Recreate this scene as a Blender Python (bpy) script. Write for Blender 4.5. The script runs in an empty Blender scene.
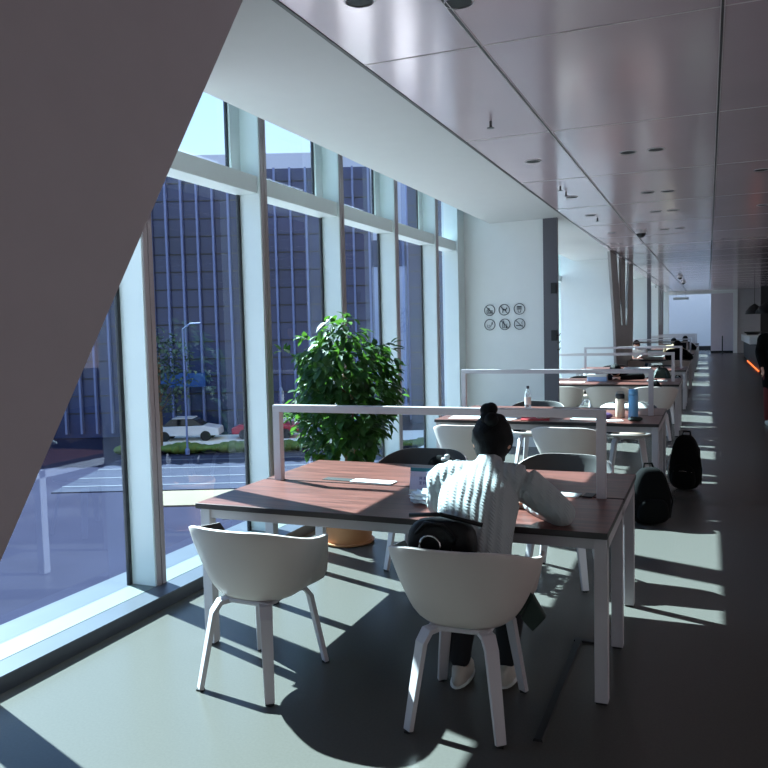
import bpy, bmesh, math, random
from mathutils import Vector, Matrix
random.seed(7)
C = bpy.context.scene.collection
SC = bpy.context.scene

# ---------------------------------------------------------------- camera
def cam_rot(a, b, c):
    ca, sa = math.cos(a), math.sin(a); cb, sb = math.cos(b), math.sin(b); cc, sc = math.cos(c), math.sin(c)
    fw = Vector((-sa*cb, ca*cb, -sb)); r = Vector((ca, sa, 0)); u = r.cross(fw)
    r2 = cc*r + sc*u; u2 = -sc*r + cc*u
    return Matrix((r2, u2, -fw)).transposed()
cd = bpy.data.cameras.new('camera'); cam = bpy.data.objects.new('camera', cd); C.objects.link(cam)
cd.sensor_width = 36; cd.lens = 783.44/768*36; cd.clip_end = 600; cd.clip_start = 0.05
cam.matrix_world = Matrix.Translation((0, 0, 1.6)) @ cam_rot(0.392997, 0.0664735, -0.02354097).to_4x4()
SC.camera = cam
SC.view_settings.view_transform = 'Standard'; SC.view_settings.look = 'None'
SC.view_settings.gamma = 1; SC.view_settings.use_curve_mapping = False
SC.view_settings.exposure = 0.42
try:
    SC.cycles.max_bounces = 10; SC.cycles.diffuse_bounces = 5; SC.cycles.glossy_bounces = 4
    SC.cycles.transparent_max_bounces = 16; SC.cycles.sample_clamp_indirect = 6
    SC.cycles.use_denoising = True; SC.cycles.caustics_reflective = False
except Exception: pass

# ---------------------------------------------------------------- sky and sun
w = bpy.data.worlds.new('world'); SC.world = w; w.use_nodes = True
nt = w.node_tree; bg = nt.nodes['Background']
tc = nt.nodes.new('ShaderNodeTexCoord'); sx = nt.nodes.new('ShaderNodeSeparateXYZ'); cr = nt.nodes.new('ShaderNodeValToRGB')
nt.links.new(tc.outputs['Generated'], sx.inputs[0]); nt.links.new(sx.outputs['Z'], cr.inputs[0])
# world tinted warm towards +X, added as fill through the right-hand opening
cx_ = nt.nodes.new('ShaderNodeValToRGB'); nt.links.new(sx.outputs['X'], cx_.inputs[0])
cx_.color_ramp.elements[0].position = 0.0; cx_.color_ramp.elements[0].color = (0, 0, 0, 1)
cx_.color_ramp.elements[1].position = .45; cx_.color_ramp.elements[1].color = (1, 1, 1, 1)
wm = nt.nodes.new('ShaderNodeMix'); wm.data_type = 'RGBA'; nt.links.new(cx_.outputs[0], wm.inputs[0]); nt.links.new(cr.outputs[0], wm.inputs[6]); wm.inputs[7].default_value = (.54, .50, .51, 1)
nt.links.new(wm.outputs[2], bg.inputs[0])
cr.color_ramp.elements[0].position = 0.0; cr.color_ramp.elements[0].color = (.50, .58, .66, 1)
cr.color_ramp.elements[1].position = 0.6; cr.color_ramp.elements[1].color = (.20, .50, 1.0, 1)
bg.inputs[1].default_value = 1.7
sd = bpy.data.lights.new('sun', 'SUN'); sun = bpy.data.objects.new('sun', sd); C.objects.link(sun)
sd.energy = 25; sd.angle = math.radians(0.55); sd.color = (0.80, 1.0, 1.0)
sun.location = (-12, 8, 14)
sun.rotation_euler = Vector((0.93, -0.345, -1)).to_track_quat('-Z', 'Y').to_euler()

# ---------------------------------------------------------------- materials
def lin(c):
    return tuple((x/255/12.92 if x/255 <= .04045 else ((x/255+.055)/1.055)**2.4) for x in c) + (1,)
def mat(name, col, rough=.6, metal=0., var=.06, scale=6., bump=0., bscale=40., spec=.5, emit=None, es=0., coord='Object'):
    m = bpy.data.materials.new(name); m.use_nodes = True; n = m.node_tree; b = n.nodes['Principled BSDF']
    c = lin(col)
    t = n.nodes.new('ShaderNodeTexCoord')
    no = n.nodes.new('ShaderNodeTexNoise'); no.inputs['Scale'].default_value = scale; no.inputs['Detail'].default_value = 3
    n.links.new(t.outputs[coord], no.inputs['Vector'])
    r = n.nodes.new('ShaderNodeValToRGB')
    r.color_ramp.elements[0].position = .3; r.color_ramp.elements[1].position = .7
    r.color_ramp.elements[0].color = tuple(x*(1-var) for x in c[:3]) + (1,)
    r.color_ramp.elements[1].color = tuple(min(1, x*(1+var)) for x in c[:3]) + (1,)
    n.links.new(no.outputs['Fac'], r.inputs[0]); n.links.new(r.outputs[0], b.inputs['Base Color'])
    b.inputs['Roughness'].default_value = rough; b.inputs['Metallic'].default_value = metal
    b.inputs['Specular IOR Level'].default_value = spec
    if bump:
        n2 = n.nodes.new('ShaderNodeTexNoise'); n2.inputs['Scale'].default_value = bscale; n.links.new(t.outputs[coord], n2.inputs['Vector'])
        bp = n.nodes.new('ShaderNodeBump'); bp.inputs['Strength'].default_value = bump; bp.inputs['Distance'].default_value = .01
        n.links.new(n2.outputs['Fac'], bp.inputs['Height']); n.links.new(bp.outputs[0], b.inputs['Normal'])
    if emit:
        b.inputs['Emission Color'].default_value = lin(emit); b.inputs['Emission Strength'].default_value = es
    return m
M = {}
M['floor'] = mat('terrazzo_floor', (84, 82, 78), .27, var=.05, scale=90, spec=.15)
M['wall'] = mat('white_paint', (218, 218, 218), .7, var=.01)
M['bulk'] = mat('white_plaster', (198, 198, 198), .75, var=.01)
M['ceil'] = mat('glossy_taupe_panel', (212, 190, 196), .16, metal=.25, var=.02, scale=2, bump=.10, bscale=1.3)
M['seam'] = mat('seam_light', (205, 195, 197), .4, var=.01)
M['seam_dark'] = mat('seam_dark', (60, 54, 55), .5, var=.01)
M['taupe'] = mat('taupe_cladding', (150, 148, 150), .55, var=.02)
M['panel'] = mat('taupe_door_panel', (205, 190, 198), .5, var=.02)
M['dcol'] = mat('grey_column_paint', (176, 168, 172), .6, var=.02)
M['pil'] = mat('dark_grey_panel', (84, 80, 88), .5, var=.02)
M['mull'] = mat('white_aluminium', (205, 214, 214), .35, var=.01)
M['fin'] = mat('anodised_strip', (146, 134, 136), .4, var=.02)
M['gasket'] = mat('dark_gasket', (28, 30, 34), .5, var=.05)
M['kerb'] = mat('dark_slate_skirting', (58, 62, 70), .45, var=.1, scale=14)
M['ledge'] = mat('stone_ledge', (68, 72, 82), .35, var=.05)
M['sill'] = mat('white_sill', (100, 108, 104), .4, var=.02)
M['black'] = mat('matte_black', (16, 17, 18), .6, var=.1)
M['darkwall'] = mat('dark_brown_wall', (52, 50, 48), .6, var=.05)
M['frame'] = mat('white_powder_coat', (190, 184, 188), .42, var=.01)
M['shell'] = mat('chair_shell_white', (206, 194, 188), .45, var=.015)
M['inner_shade'] = mat('chair_inside_shade', (58, 56, 56), .7, var=.03)  # inner faces darkened to paint in the shade of the hollow shell
M['pad'] = mat('beige_seat_pad', (176, 152, 134), .8, var=.04)
M['foot'] = mat('black_rubber', (18, 18, 20), .6, var=.05)
M['edge'] = mat('dark_table_edge', (44, 36, 36), .45, var=.06)
M['terracotta'] = mat('planter_terracotta', (176, 122, 82), .6, var=.06, scale=5)
M['soil'] = mat('soil', (48, 36, 28), .95, var=.3, scale=60, bump=.5)
M['bark'] = mat('bark', (118, 92, 66), .85, var=.2, scale=30, bump=.3)
M['paper'] = mat('paper', (205, 208, 206), .6, var=.01)
M['skin'] = mat('skin', (196, 150, 128), .5, var=.03)
M['hair'] = mat('black_hair', (8, 9, 11), .7, spec=.2, var=.2, scale=60, bump=.3, bscale=120)
M['bag'] = mat('black_nylon', (8, 9, 10), .9, spec=.12, var=.1, bump=.15, bscale=90)
M['leather'] = mat('black_leather', (10, 11, 13), .5, spec=.3, var=.1, bump=.15, bscale=60)
M['green_bag'] = mat('dark_green_nylon', (22, 40, 32), .6, var=.1, bump=.1)
M['chrome'] = mat('metal_buckle', (180, 180, 180), .25, metal=1, var=.01)
M['denim'] = mat('dark_trousers', (16, 18, 24), .8, var=.1)
M['shoe'] = mat('white_trainer', (186, 180, 170), .6, var=.05)
M['blue'] = mat('blue_enamel', (92, 150, 196), .35, var=.02)
M['cream'] = mat('cream_enamel', (206, 186, 164), .4, var=.02)
M['teal'] = mat('teal_print', (42, 110, 122), .5, var=.02)
M['lilac'] = mat('lilac_print', (178, 176, 206), .5, var=.02)
M['violet'] = mat('violet_print', (92, 84, 140), .5, var=.02)
M['plastic'] = mat('clear_film', (205, 214, 222), .15, var=.05, spec=.8)
M['red'] = mat('red_cloth', (170, 44, 50), .6, var=.05)
M['redtrousers'] = mat('dark_red_trousers', (92, 18, 20), .8, var=.1)
M['purple'] = mat('purple_cloth', (86, 58, 104), .7, var=.1)
M['tan'] = mat('tan_wool', (150, 128, 100), .85, var=.1, scale=20)
M['pink'] = mat('pink_knit', (190, 150, 152), .8, var=.05)
M['bluegrey'] = mat('blue_film', (140, 168, 210), .3, var=.1)
M['sign'] = mat('sign_ink', (44, 44, 56), .6, var=.02)
M['lightgrey'] = mat('light_grey_metal', (170, 172, 176), .35, metal=.6, var=.02)
M['led'] = mat('amber_led', (255, 140, 60), .5, emit=(255, 120, 60), es=1.3)
M['lampglass'] = mat('recessed_reflector', (210, 210, 205), .15, metal=.9, var=.02)
# outside
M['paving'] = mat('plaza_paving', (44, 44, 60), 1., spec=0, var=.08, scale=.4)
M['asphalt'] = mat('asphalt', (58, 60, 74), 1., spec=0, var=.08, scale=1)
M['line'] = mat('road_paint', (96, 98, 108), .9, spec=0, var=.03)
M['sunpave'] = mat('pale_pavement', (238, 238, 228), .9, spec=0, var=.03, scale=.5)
M['bounce_slab'] = mat('pale_bounce_slab', (228, 208, 204), .8, var=.03, scale=.5)  # surface of the slab added outside to bounce sunlight indoors
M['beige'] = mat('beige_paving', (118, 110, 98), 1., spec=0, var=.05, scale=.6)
M['hedge'] = mat('hedge_leaves', (80, 98, 34), .8, var=.35, scale=3, bump=.5, bscale=8)
M['facade'] = mat('dark_facade_glass', (40, 54, 92), .2, var=.35, scale=.12, spec=.55)
M['facfin'] = mat('facade_fin', (104, 118, 160), .45, var=.05)
M['white_build'] = mat('white_building', (210, 214, 220), .7, var=.02)
M['bluesign'] = mat('blue_fascia', (36, 78, 140), .5, var=.05)
M['treeleaf'] = mat('tree_leaves', (72, 92, 78), .8, var=.4, scale=2)
M['carwhite'] = mat('white_car_paint', (215, 218, 222), .25, var=.01)
M['carred'] = mat('red_car_paint', (160, 36, 56), .25, var=.01)
M['carglass'] = mat('car_glass', (22, 26, 34), .1, var=.02)

def glass_mat():
    m = bpy.data.materials.new('window_glass'); m.use_nodes = True; n = m.node_tree
    n.nodes.remove(n.nodes['Principled BSDF']); out = n.nodes['Material Output']
    tr = n.nodes.new('ShaderNodeBsdfTransparent'); tr.inputs[0].default_value = (.80, .88, .93, 1)
    gl = n.nodes.new('ShaderNodeBsdfGlossy'); gl.inputs['Roughness'].default_value = .015; gl.inputs[0].default_value = (.85, .85, 1, 1)
    lw = n.nodes.new('ShaderNodeLayerWeight'); lw.inputs[0].default_value = .5
    pw = n.nodes.new('ShaderNodeMath'); pw.operation = 'POWER'; pw.inputs[1].default_value = 4.5
    fr = n.nodes.new('ShaderNodeMath'); fr.operation = 'MULTIPLY_ADD'; fr.inputs[1].default_value = .8; fr.inputs[2].default_value = .065
    n.links.new(lw.outputs['Facing'], pw.inputs[0]); n.links.new(pw.outputs[0], fr.inputs[0])
    mx = n.nodes.new('ShaderNodeMixShader')
    n.links.new(fr.outputs[0], mx.inputs[0]); n.links.new(tr.outputs[0], mx.inputs[1]); n.links.new(gl.outputs[0], mx.inputs[2])
    n.links.new(mx.outputs[0], out.inputs[0]); return m
M['glass'] = glass_mat()
def clear_mat():
    m = bpy.data.materials.new('clear_bottle'); m.use_nodes = True; n = m.node_tree; b = n.nodes['Principled BSDF']
    b.inputs['Base Color'].default_value = (.85, .9, .93, 1); b.inputs['Roughness'].default_value = .08
    b.inputs['Transmission Weight'].default_value = .75; b.inputs['IOR'].default_value = 1.2
    return m
M['clear'] = clear_mat()
def wood_mat():
    m = bpy.data.materials.new('red_brown_wood'); m.use_nodes = True; n = m.node_tree; b = n.nodes['Principled BSDF']
    t = n.nodes.new('ShaderNodeTexCoord'); mp = n.nodes.new('ShaderNodeMapping'); mp.inputs['Scale'].default_value = (1.2, 14, 14)
    no = n.nodes.new('ShaderNodeTexNoise'); no.inputs['Scale'].default_value = 2.2; no.inputs['Detail'].default_value = 6
    r = n.nodes.new('ShaderNodeValToRGB'); r.color_ramp.elements[0].position = .35; r.color_ramp.elements[1].position = .68
    r.color_ramp.elements[0].color = lin((78, 44, 38)); r.color_ramp.elements[1].color = lin((114, 68, 59))
    n.links.new(t.outputs['Object'], mp.inputs[0]); n.links.new(mp.outputs[0], no.inputs['Vector'])
    n.links.new(no.outputs['Fac'], r.inputs[0]); n.links.new(r.outputs[0], b.inputs['Base Color'])
    b.inputs['Roughness'].default_value = .38; b.inputs['Specular IOR Level'].default_value = .4
    return m
M['wood'] = wood_mat()
def leaf_mat():
    m = bpy.data.materials.new('glossy_leaf'); m.use_nodes = True; n = m.node_tree; b = n.nodes['Principled BSDF']
    out = n.nodes['Material Output']
    oi = n.nodes.new('ShaderNodeTexCoord'); no = n.nodes.new('ShaderNodeTexNoise'); no.inputs['Scale'].default_value = 9
    r = n.nodes.new('ShaderNodeValToRGB'); r.color_ramp.elements[0].color = lin((22, 46, 32)); r.color_ramp.elements[1].color = lin((48, 84, 46))
    r.color_ramp.elements[0].position = .35; r.color_ramp.elements[1].position = .65
    n.links.new(oi.outputs['Object'], no.inputs['Vector']); n.links.new(no.outputs['Fac'], r.inputs[0]); n.links.new(r.outputs[0], b.inputs['Base Color'])
    b.inputs['Roughness'].default_value = .5
    b.inputs['Specular IOR Level'].default_value = .3
    tl = n.nodes.new('ShaderNodeBsdfTranslucent'); tl.inputs[0].default_value = lin((110, 170, 60))
    mx = n.nodes.new('ShaderNodeMixShader'); mx.inputs[0].default_value = .18
    n.links.new(b.outputs[0], mx.inputs[1]); n.links.new(tl.outputs[0], mx.inputs[2]); n.links.new(mx.outputs[0], out.inputs[0])
    return m
M['leaf'] = leaf_mat()
def knit_mat():
    m = mat('cable_knit', (164, 170, 172), .9, var=.03)
    n = m.node_tree; b = n.nodes['Principled BSDF']
    t = n.nodes.new('ShaderNodeTexCoord')
    w1 = n.nodes.new('ShaderNodeTexWave'); w1.wave_type = 'BANDS'; w1.bands_direction = 'X'; w1.inputs['Scale'].default_value = 9.; w1.inputs['Distortion'].default_value = 1.2; w1.inputs['Detail'].default_value = 1
    w2 = n.nodes.new('ShaderNodeTexWave'); w2.bands_direction = 'DIAGONAL'; w2.inputs['Scale'].default_value = 30; w2.inputs['Distortion'].default_value = 3
    no = n.nodes.new('ShaderNodeTexNoise'); no.inputs['Scale'].default_value = 140
    mu = n.nodes.new('ShaderNodeMath'); mu.operation = 'MULTIPLY'; ad = n.nodes.new('ShaderNodeMath'); ad.operation = 'ADD'
    a2 = n.nodes.new('ShaderNodeMath'); a2.operation = 'MULTIPLY_ADD'; a2.inputs[1].default_value = .35
    for x in (w1, w2, no): n.links.new(t.outputs['Object'], x.inputs['Vector'])
    n.links.new(w1.outputs['Fac'], mu.inputs[0]); n.links.new(w2.outputs['Fac'], mu.inputs[1])
    n.links.new(mu.outputs[0], ad.inputs[0]); n.links.new(w1.outputs['Fac'], ad.inputs[1])
    n.links.new(no.outputs['Fac'], a2.inputs[0]); n.links.new(ad.outputs[0], a2.inputs[2])
    bp = n.nodes.new('ShaderNodeBump'); bp.inputs['Strength'].default_value = .5; bp.inputs['Distance'].default_value = .006
    n.links.new(a2.outputs[0], bp.inputs['Height']); n.links.new(bp.outputs[0], b.inputs['Normal'])
    return m
M['knit'] = knit_mat()

# ---------------------------------------------------------------- mesh helpers
def link(o, parent=None):
    C.objects.link(o)
    if parent: o.parent = parent
    return o
def box(bm, x0, x1, y0, y1, z0, z1, rot=None, piv=None, mi=0):
    vs = [bm.verts.new(p) for p in ((x0,y0,z0),(x1,y0,z0),(x1,y1,z0),(x0,y1,z0),(x0,y0,z1),(x1,y0,z1),(x1,y1,z1),(x0,y1,z1))]
    for f in ((0,3,2,1),(4,5,6,7),(0,1,5,4),(1,2,6,5),(2,3,7,6),(3,0,4,7)):
        q = bm.faces.new([vs[i] for i in f]); q.material_index = mi
    if rot is not None:
        bmesh.ops.rotate(bm, verts=vs, cent=piv or Vector(((x0+x1)/2, (y0+y1)/2, (z0+z1)/2)), matrix=rot)
    return vs
def prism(bm, pts, d, mi=0):
    """closed polygon pts (3D) swept by vector d"""
    a = [bm.verts.new(p) for p in pts]; b = [bm.verts.new(Vector(p)+Vector(d)) for p in pts]
    n = len(pts)
    bm.faces.new(a); bm.faces.new(b[::-1])
    for i in range(n): bm.faces.new([a[i], b[i], b[(i+1) % n], a[(i+1) % n]])
    return a+b
def lathe(bm, prof, seg=24, cx=0, cy=0, cap=True):
    rings = []
    for r, z in prof:
        rings.append([bm.verts.new((cx+r*math.cos(2*math.pi*k/seg), cy+r*math.sin(2*math.pi*k/seg), z)) for k in range(seg)])
    for i in range(len(rings)-1):
        for k in range(seg):
            bm.faces.new([rings[i][k], rings[i][(k+1) % seg], rings[i+1][(k+1) % seg], rings[i+1][k]])
    if cap:
        bm.faces.new(rings[0][::-1]); bm.faces.new(rings[-1])
def tube(bm, pts, r, seg=8, closed=False):
    pts = [Vector(p) for p in pts]; rr = r if isinstance(r, (list, tuple)) else [r]*len(pts)
    rings = []; n = len(pts)
    for i, p in enumerate(pts):
        if closed: t = pts[(i+1) % n]-pts[i-1]
        else: t = pts[min(i+1, n-1)]-pts[max(i-1, 0)]
        t.normalize(); up = Vector((0, 0, 1)) if abs(t.z) < .95 else Vector((1, 0, 0))
        a = t.cross(up).normalized(); b = a.cross(t)
        rings.append([bm.verts.new(p+rr[i]*(math.cos(2*math.pi*k/seg)*a+math.sin(2*math.pi*k/seg)*b)) for k in range(seg)])
    m = n if closed else n-1
    for i in range(m):
        for k in range(seg):
            bm.faces.new([rings[i][k], rings[i][(k+1) % seg], rings[(i+1) % n][(k+1) % seg], rings[(i+1) % n][k]])
    if not closed: bm.faces.new(rings[0]); bm.faces.new(rings[-1][::-1])
def ob(name, bm, m, parent=None, smooth=False, bevel=0, bseg=2):
    bmesh.ops.recalc_face_normals(bm, faces=bm.faces)
    me = bpy.data.meshes.new(name); bm.to_mesh(me); bm.free()
    for x in (m if isinstance(m, (list, tuple)) else [m]): me.materials.append(x)
    if smooth:
        for p in me.polygons: p.use_smooth = True
    o = bpy.data.objects.new(name, me); link(o, parent)
    if bevel:
        b = o.modifiers.new('bevel', 'BEVEL'); b.width = bevel; b.segments = bseg; b.limit_method = 'ANGLE'; b.angle_limit = math.radians(40)
    return o
def boxo(name, dims, m, parent=None, bevel=0):
    bm = bmesh.new(); box(bm, *dims); return ob(name, bm, m, parent, bevel=bevel)
def tag(o, label, cat, group=None, kind=None):
    o['label'] = label; o['category'] = cat
    if group: o['group'] = group
    if kind: o['kind'] = kind
    return o
def thing(name, label, cat, loc=(0, 0, 0), rz=0, group=None):
    o = bpy.data.objects.new(name, None); C.objects.link(o); o.location = loc; o.rotation_euler = (0, 0, rz)
    o.empty_display_size = .1
    return tag(o, label, cat, group)
def structure(o):
    o['kind'] = 'structure'; return o
def kids(o): return [c for c in C.objects if c.parent == o]
def dup(root, loc, rz, label, group=None):
    r = root.copy(); C.objects.link(r); r.location = loc; r.rotation_euler = (0, 0, rz); r['label'] = label
    if group: r['group'] = group
    for ch in kids(root):
        c = ch.copy(); C.objects.link(c); c.parent = r
        for g in kids(ch):
            d = g.copy(); C.objects.link(d); d.parent = c
    return r

# ---------------------------------------------------------------- room shell
ZC = 3.04
def ceil_z(y): return ZC + max(0, y-11)*0.0115
structure(boxo('floor', (-2.965, 7.0, -5.0, 58, -.2, 0), M['floor']))
bm = bmesh.new()
ys = [-5, 11, 47.3]
for i in range(2):
    y0, y1 = ys[i], ys[i+1]; z0, z1 = ceil_z(y0), ceil_z(y1)
    v = [bm.verts.new(p) for p in ((-1.742-(z0-ZC)*1.2, y0, z0), (7, y0, z0), (7, y1, z1), (-1.742-(z1-ZC)*1.2, y1, z1))]
    bm.faces.new(v)
    e = bmesh.ops.extrude_face_region(bm, geom=[bm.faces[-1]] if False else [f for f in bm.faces if set(f.verts) == set(v)])
    bmesh.ops.translate(bm, verts=[g for g in e['geom'] if isinstance(g, bmesh.types.BMVert)], vec=(0, 0, .1))
structure(ob('ceiling', bm, M['ceil']))
# ceiling joints
def along(x, wdt, mm, n):
    bm = bmesh.new()
    for a, b in ((-5, 11), (11, 46.8)):
        prism(bm, [(x, a, ceil_z(a)-.004), (x+wdt, a, ceil_z(a)-.004), (x+wdt, a, ceil_z(a)+.02), (x, a, ceil_z(a)+.02)], (0, b-a, ceil_z(b)-ceil_z(a)))
    structure(ob('trim_%d' % n, bm, mm))
along(-1.742, .02, M['seam_dark'], 1)
along(-1.088, .004, M['seam'], 2); along(-1.082, .010, M['seam_dark'], 3); along(-1.070, .004, M['seam'], 4)
along(.046, .004, M['seam'], 5); along(.051, .010, M['seam_dark'], 6); along(.063, .004, M['seam'], 7)
bm = bmesh.new()
y = .14; cross = []
while y < 46: cross.append(y); y += 1.92
for y in cross:
    z = ceil_z(y); box(bm, -1.72, 6.9, y, y+.009, z-.0025, z+.02)
structure(ob('trim_8', bm, M['seam']))

# sloping white bulkhead between glass and ceiling
bm = bmesh.new()
for a, b in ((-5, 11), (11, 47)):
    za, zb = ceil_z(a), ceil_z(b); oa, obb = (za-ZC), (zb-ZC)
    A = [(-2.74-oa*1.2, a, 3.028+oa), (-1.742-oa*1.2, a, za), (-1.742-oa*1.2, a, za+.06), (-2.74-oa*1.2, a, 3.068+oa)]
    B = [(-2.74-obb*1.2, b, 3.028+obb), (-1.742-obb*1.2, b, zb), (-1.742-obb*1.2, b, zb+.06), (-2.74-obb*1.2, b, 3.068+obb)]
    va = [bm.verts.new(p) for p in A]; vb = [bm.verts.new(p) for p in B]
    bm.faces.new(va); bm.faces.new(vb[::-1])
    for i in range(4): bm.faces.new([va[i], vb[i], vb[(i+1) % 4], va[(i+1) % 4]])
structure(ob('trim_9', bm, M['bulk']))
structure(boxo('trim_10', (-1.80, -1.70, -5, 11, ZC+.1, 3.95), M['bulk']))
bm = bmesh.new(); prism(bm, [(-1.80, 11, ZC+.1), (-1.70, 11, ZC+.1), (-1.70, 11, 3.95), (-1.80, 11, 3.95)], (0, 0, 0)); bm.clear()
vv = [bm.verts.new(p) for p in ((-1.80, 11, ZC+.1), (-1.72, 11, ZC+.1), (-1.72, 11, 3.95), (-1.80, 11, 3.95), (-2.30, 47, ceil_z(47)+.1), (-2.22, 47, ceil_z(47)+.1), (-2.22, 47, 3.95), (-2.30, 47, 3.95))]
for f in ((0, 1, 2, 3), (7, 6, 5, 4), (0, 4, 5, 1), (1, 5, 6, 2), (2, 6, 7, 3), (3, 7, 4, 0)): bm.faces.new([vv[i] for i in f])
structure(ob('trim_26', bm, M['bulk']))
structure(boxo('trim_11', (-3.5, -1.7, -5, 47, 3.95, 4.1), M['bulk']))
# back and side walls of the hall
structure(boxo('wall_back', (-3.4, 7.2, -5.2, -5.0, 0, 4), M['wall']))
structure(boxo('wall_right', (7.0, 7.2, 16, 33, 0, 4), M['darkwall']))
structure(boxo('wall_right_far', (7.0, 7.2, 46.9, 58, 0, 4), M['darkwall']))  # wall left open before this, an added unseen gap for fill light
# invented frame around an unseen opening on the right that lets in fill light
w = bpy.data.objects.new('window_90', None); C.objects.link(w); structure(w)  # added unseen opening for fill light, not a real window
bm = bmesh.new()
for k in range(9): box(bm, 6.95, 7.1, -5+k*2.6, -4.85+k*2.6, 0, 3.1)
box(bm, 6.95, 7.1, -5, 16, 3.0, 3.6); box(bm, 6.95, 7.1, -5, 16, 0, .9); ob('frame', bm, M['mull'], w)

# kerb, ledge and sill along the glazing
structure(boxo('baseboard_left', (-2.985, -2.962, -5, 47, 0, .070), M['kerb']))
structure(boxo('trim_13', (-3.110, -2.960, -5, 47, .070, .080), M['ledge']))
structure(boxo('trim_14', (-3.275, -3.110, -5, 47, .060, .082), M['sill']))
structure(boxo('trim_27', (-3.50, -3.275, -5, 47, .060, .080), M['ledge']))
structure(boxo('trim_15', (-3.50, -2.985, -5, 47, -.2, .060), M['kerb']))

# window bays
PITCH = 1.369; Y0 = 3.79
def window(n):
    w = bpy.data.objects.new('window_%d' % n, None); C.objects.link(w); structure(w); w.empty_display_size = .1
    B, T1, T2 = .08, 2.658, 2.787
    bm = bmesh.new(); box(bm, -3.31, -3.11, 0, .105, B, 3.95); ob('mullion', bm, M['mull'], w, bevel=.004)
    bm = bmesh.new(); box(bm, -3.11, -3.102, .012, .048, B, 3.95); box(bm, -3.11, -3.102, .057, .093, B, 3.95); ob('mullion_cover', bm, M['fin'], w)
    bm = bmesh.new(); box(bm, -3.31, -3.13, .105, PITCH, T1, T2); ob('transom', bm, M['mull'], w, bevel=.004)
    bm = bmesh.new(); box(bm, -3.305, -3.285, PITCH-.03, PITCH-.001, B, T1); box(bm, -3.305, -3.285, PITCH-.15, PITCH-.13, T2, 3.9); ob('gasket', bm, M['gasket'], w)
    bm = bmesh.new(); box(bm, -3.31, -3.27, PITCH-.13, PITCH, T2, 3.9); box(bm, -3.31, -3.27, .105, .135, T2, 3.9); ob('upper_jamb', bm, M['mull'], w)
    bm = bmesh.new(); v = [bm.verts.new(p) for p in ((-3.29, .105, B), (-3.29, PITCH, B), (-3.29, PITCH, T1), (-3.29, .105, T1))]; bm.faces.new(v); ob('pane', bm, M['glass'], w)
    bm = bmesh.new(); v = [bm.verts.new(p) for p in ((-3.29, .135, T2), (-3.29, PITCH-.13, T2), (-3.29, PITCH-.13, 3.9), (-3.29, .135, 3.9))]; bm.faces.new(v); ob('upper_pane', bm, M['glass'], w)
    return w
w0 = window(1); w0.location = (0, Y0-PITCH*6, 0)
for k in range(1, 46):
    y = Y0+PITCH*(k-6)
    if y > 51.5: break  # bays past the portal added unseen to light the recess
    r = w0.copy(); C.objects.link(r); r.name = 'window_%d' % (k+1); r.location = (0, y, 0)
    for ch in kids(w0):
        c = ch.copy(); C.objects.link(c); c.parent = r

# huge slanted grey column in the foreground
def edge_y(z, X):
    # slanted front edge measured at its room side, its unseen window side is extended to shade the floor
    return (0.752+0.705*z) if X > -2 else (1.72+0.655*z)
bm = bmesh.new()
lo, hi = -.0, 3.04
P = []
for z in (0, 3.04):
    P.append([(-1.72, .794+.675*z, z), (-2.62, 1.62+.80*z if z == 0 else 3.68, z), (-2.62, -1.2+.72*z, z), (-1.72, -1.6+.72*z, z)])  # window-side edge drawn out, hidden from view, to widen the cast shadow
va = [bm.verts.new(p) for p in P[0]]; vb = [bm.verts.new(p) for p in P[1]]
bm.faces.new(va); bm.faces.new(vb[::-1])
for i in range(4): bm.faces.new([va[i], vb[i], vb[(i+1) % 4], va[(i+1) % 4]])
structure(ob('wall_slanted', bm, M['dcol']))

# sign wall with dark end panel
structure(boxo('wall_signs', (-3.4, -2.017, 10.47, 10.75, 0, 3.95), M['wall']))
structure(boxo('trim_16', (-2.017, -1.832, 10.45, 10.53, 0, ZC+.02), M['pil']))
structure(boxo('trim_28', (-3.32, -3.10, 10.16, 10.47, .08, 3.95), M['mull']))
structure(boxo('wall_bay', (-3.15, -1.86, 18.4, 18.65, 0, 4.1), M['wall']))
structure(boxo('wall_bay_far', (-3.15, -1.98, 29.0, 29.3, 0, 4.1), M['wall']))
structure(boxo('trim_17', (-1.98, -1.86, 28.98, 29.32, 0, 3.25), M['pil']))
structure(boxo('wall_bay_end', (-3.15, -2.02, 36.4, 36.6, 0, 4.1), M['wall']))
# V shaped columns, each with two tapering slots
def vcol(y0, y1, n, m):
    L = y1-y0; X = -1.745-(ceil_z(y0)-ZC)*1.2; zt = ceil_z(y0)+.08; d = (-.05, 0, 0)
    def P(f, z): return (X, y0+f*L, z)
    bm = bmesh.new()
    # left arm, middle arm, right arm, foot
    prism(bm, [P(0, zt), P(.235, zt), P(.42, 1.62), P(.17, 1.62)], d)
    prism(bm, [P(.42, zt), P(.60, zt), P(.60, 1.62), P(.46, 1.62)], d)
    prism(bm, [P(.79, zt), P(1, zt), P(.99, 1.62), P(.66, 1.62)], d)
    prism(bm, [P(.17, 1.62), P(.99, 1.62), P(.90, 0), P(.26, 0)], d)
    structure(ob('trim_%d' % n, bm, m))
vcol(16.3, 21.6, 18, M['taupe'])
vcol(36.3, 42.2, 19, M['taupe'])

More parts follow.
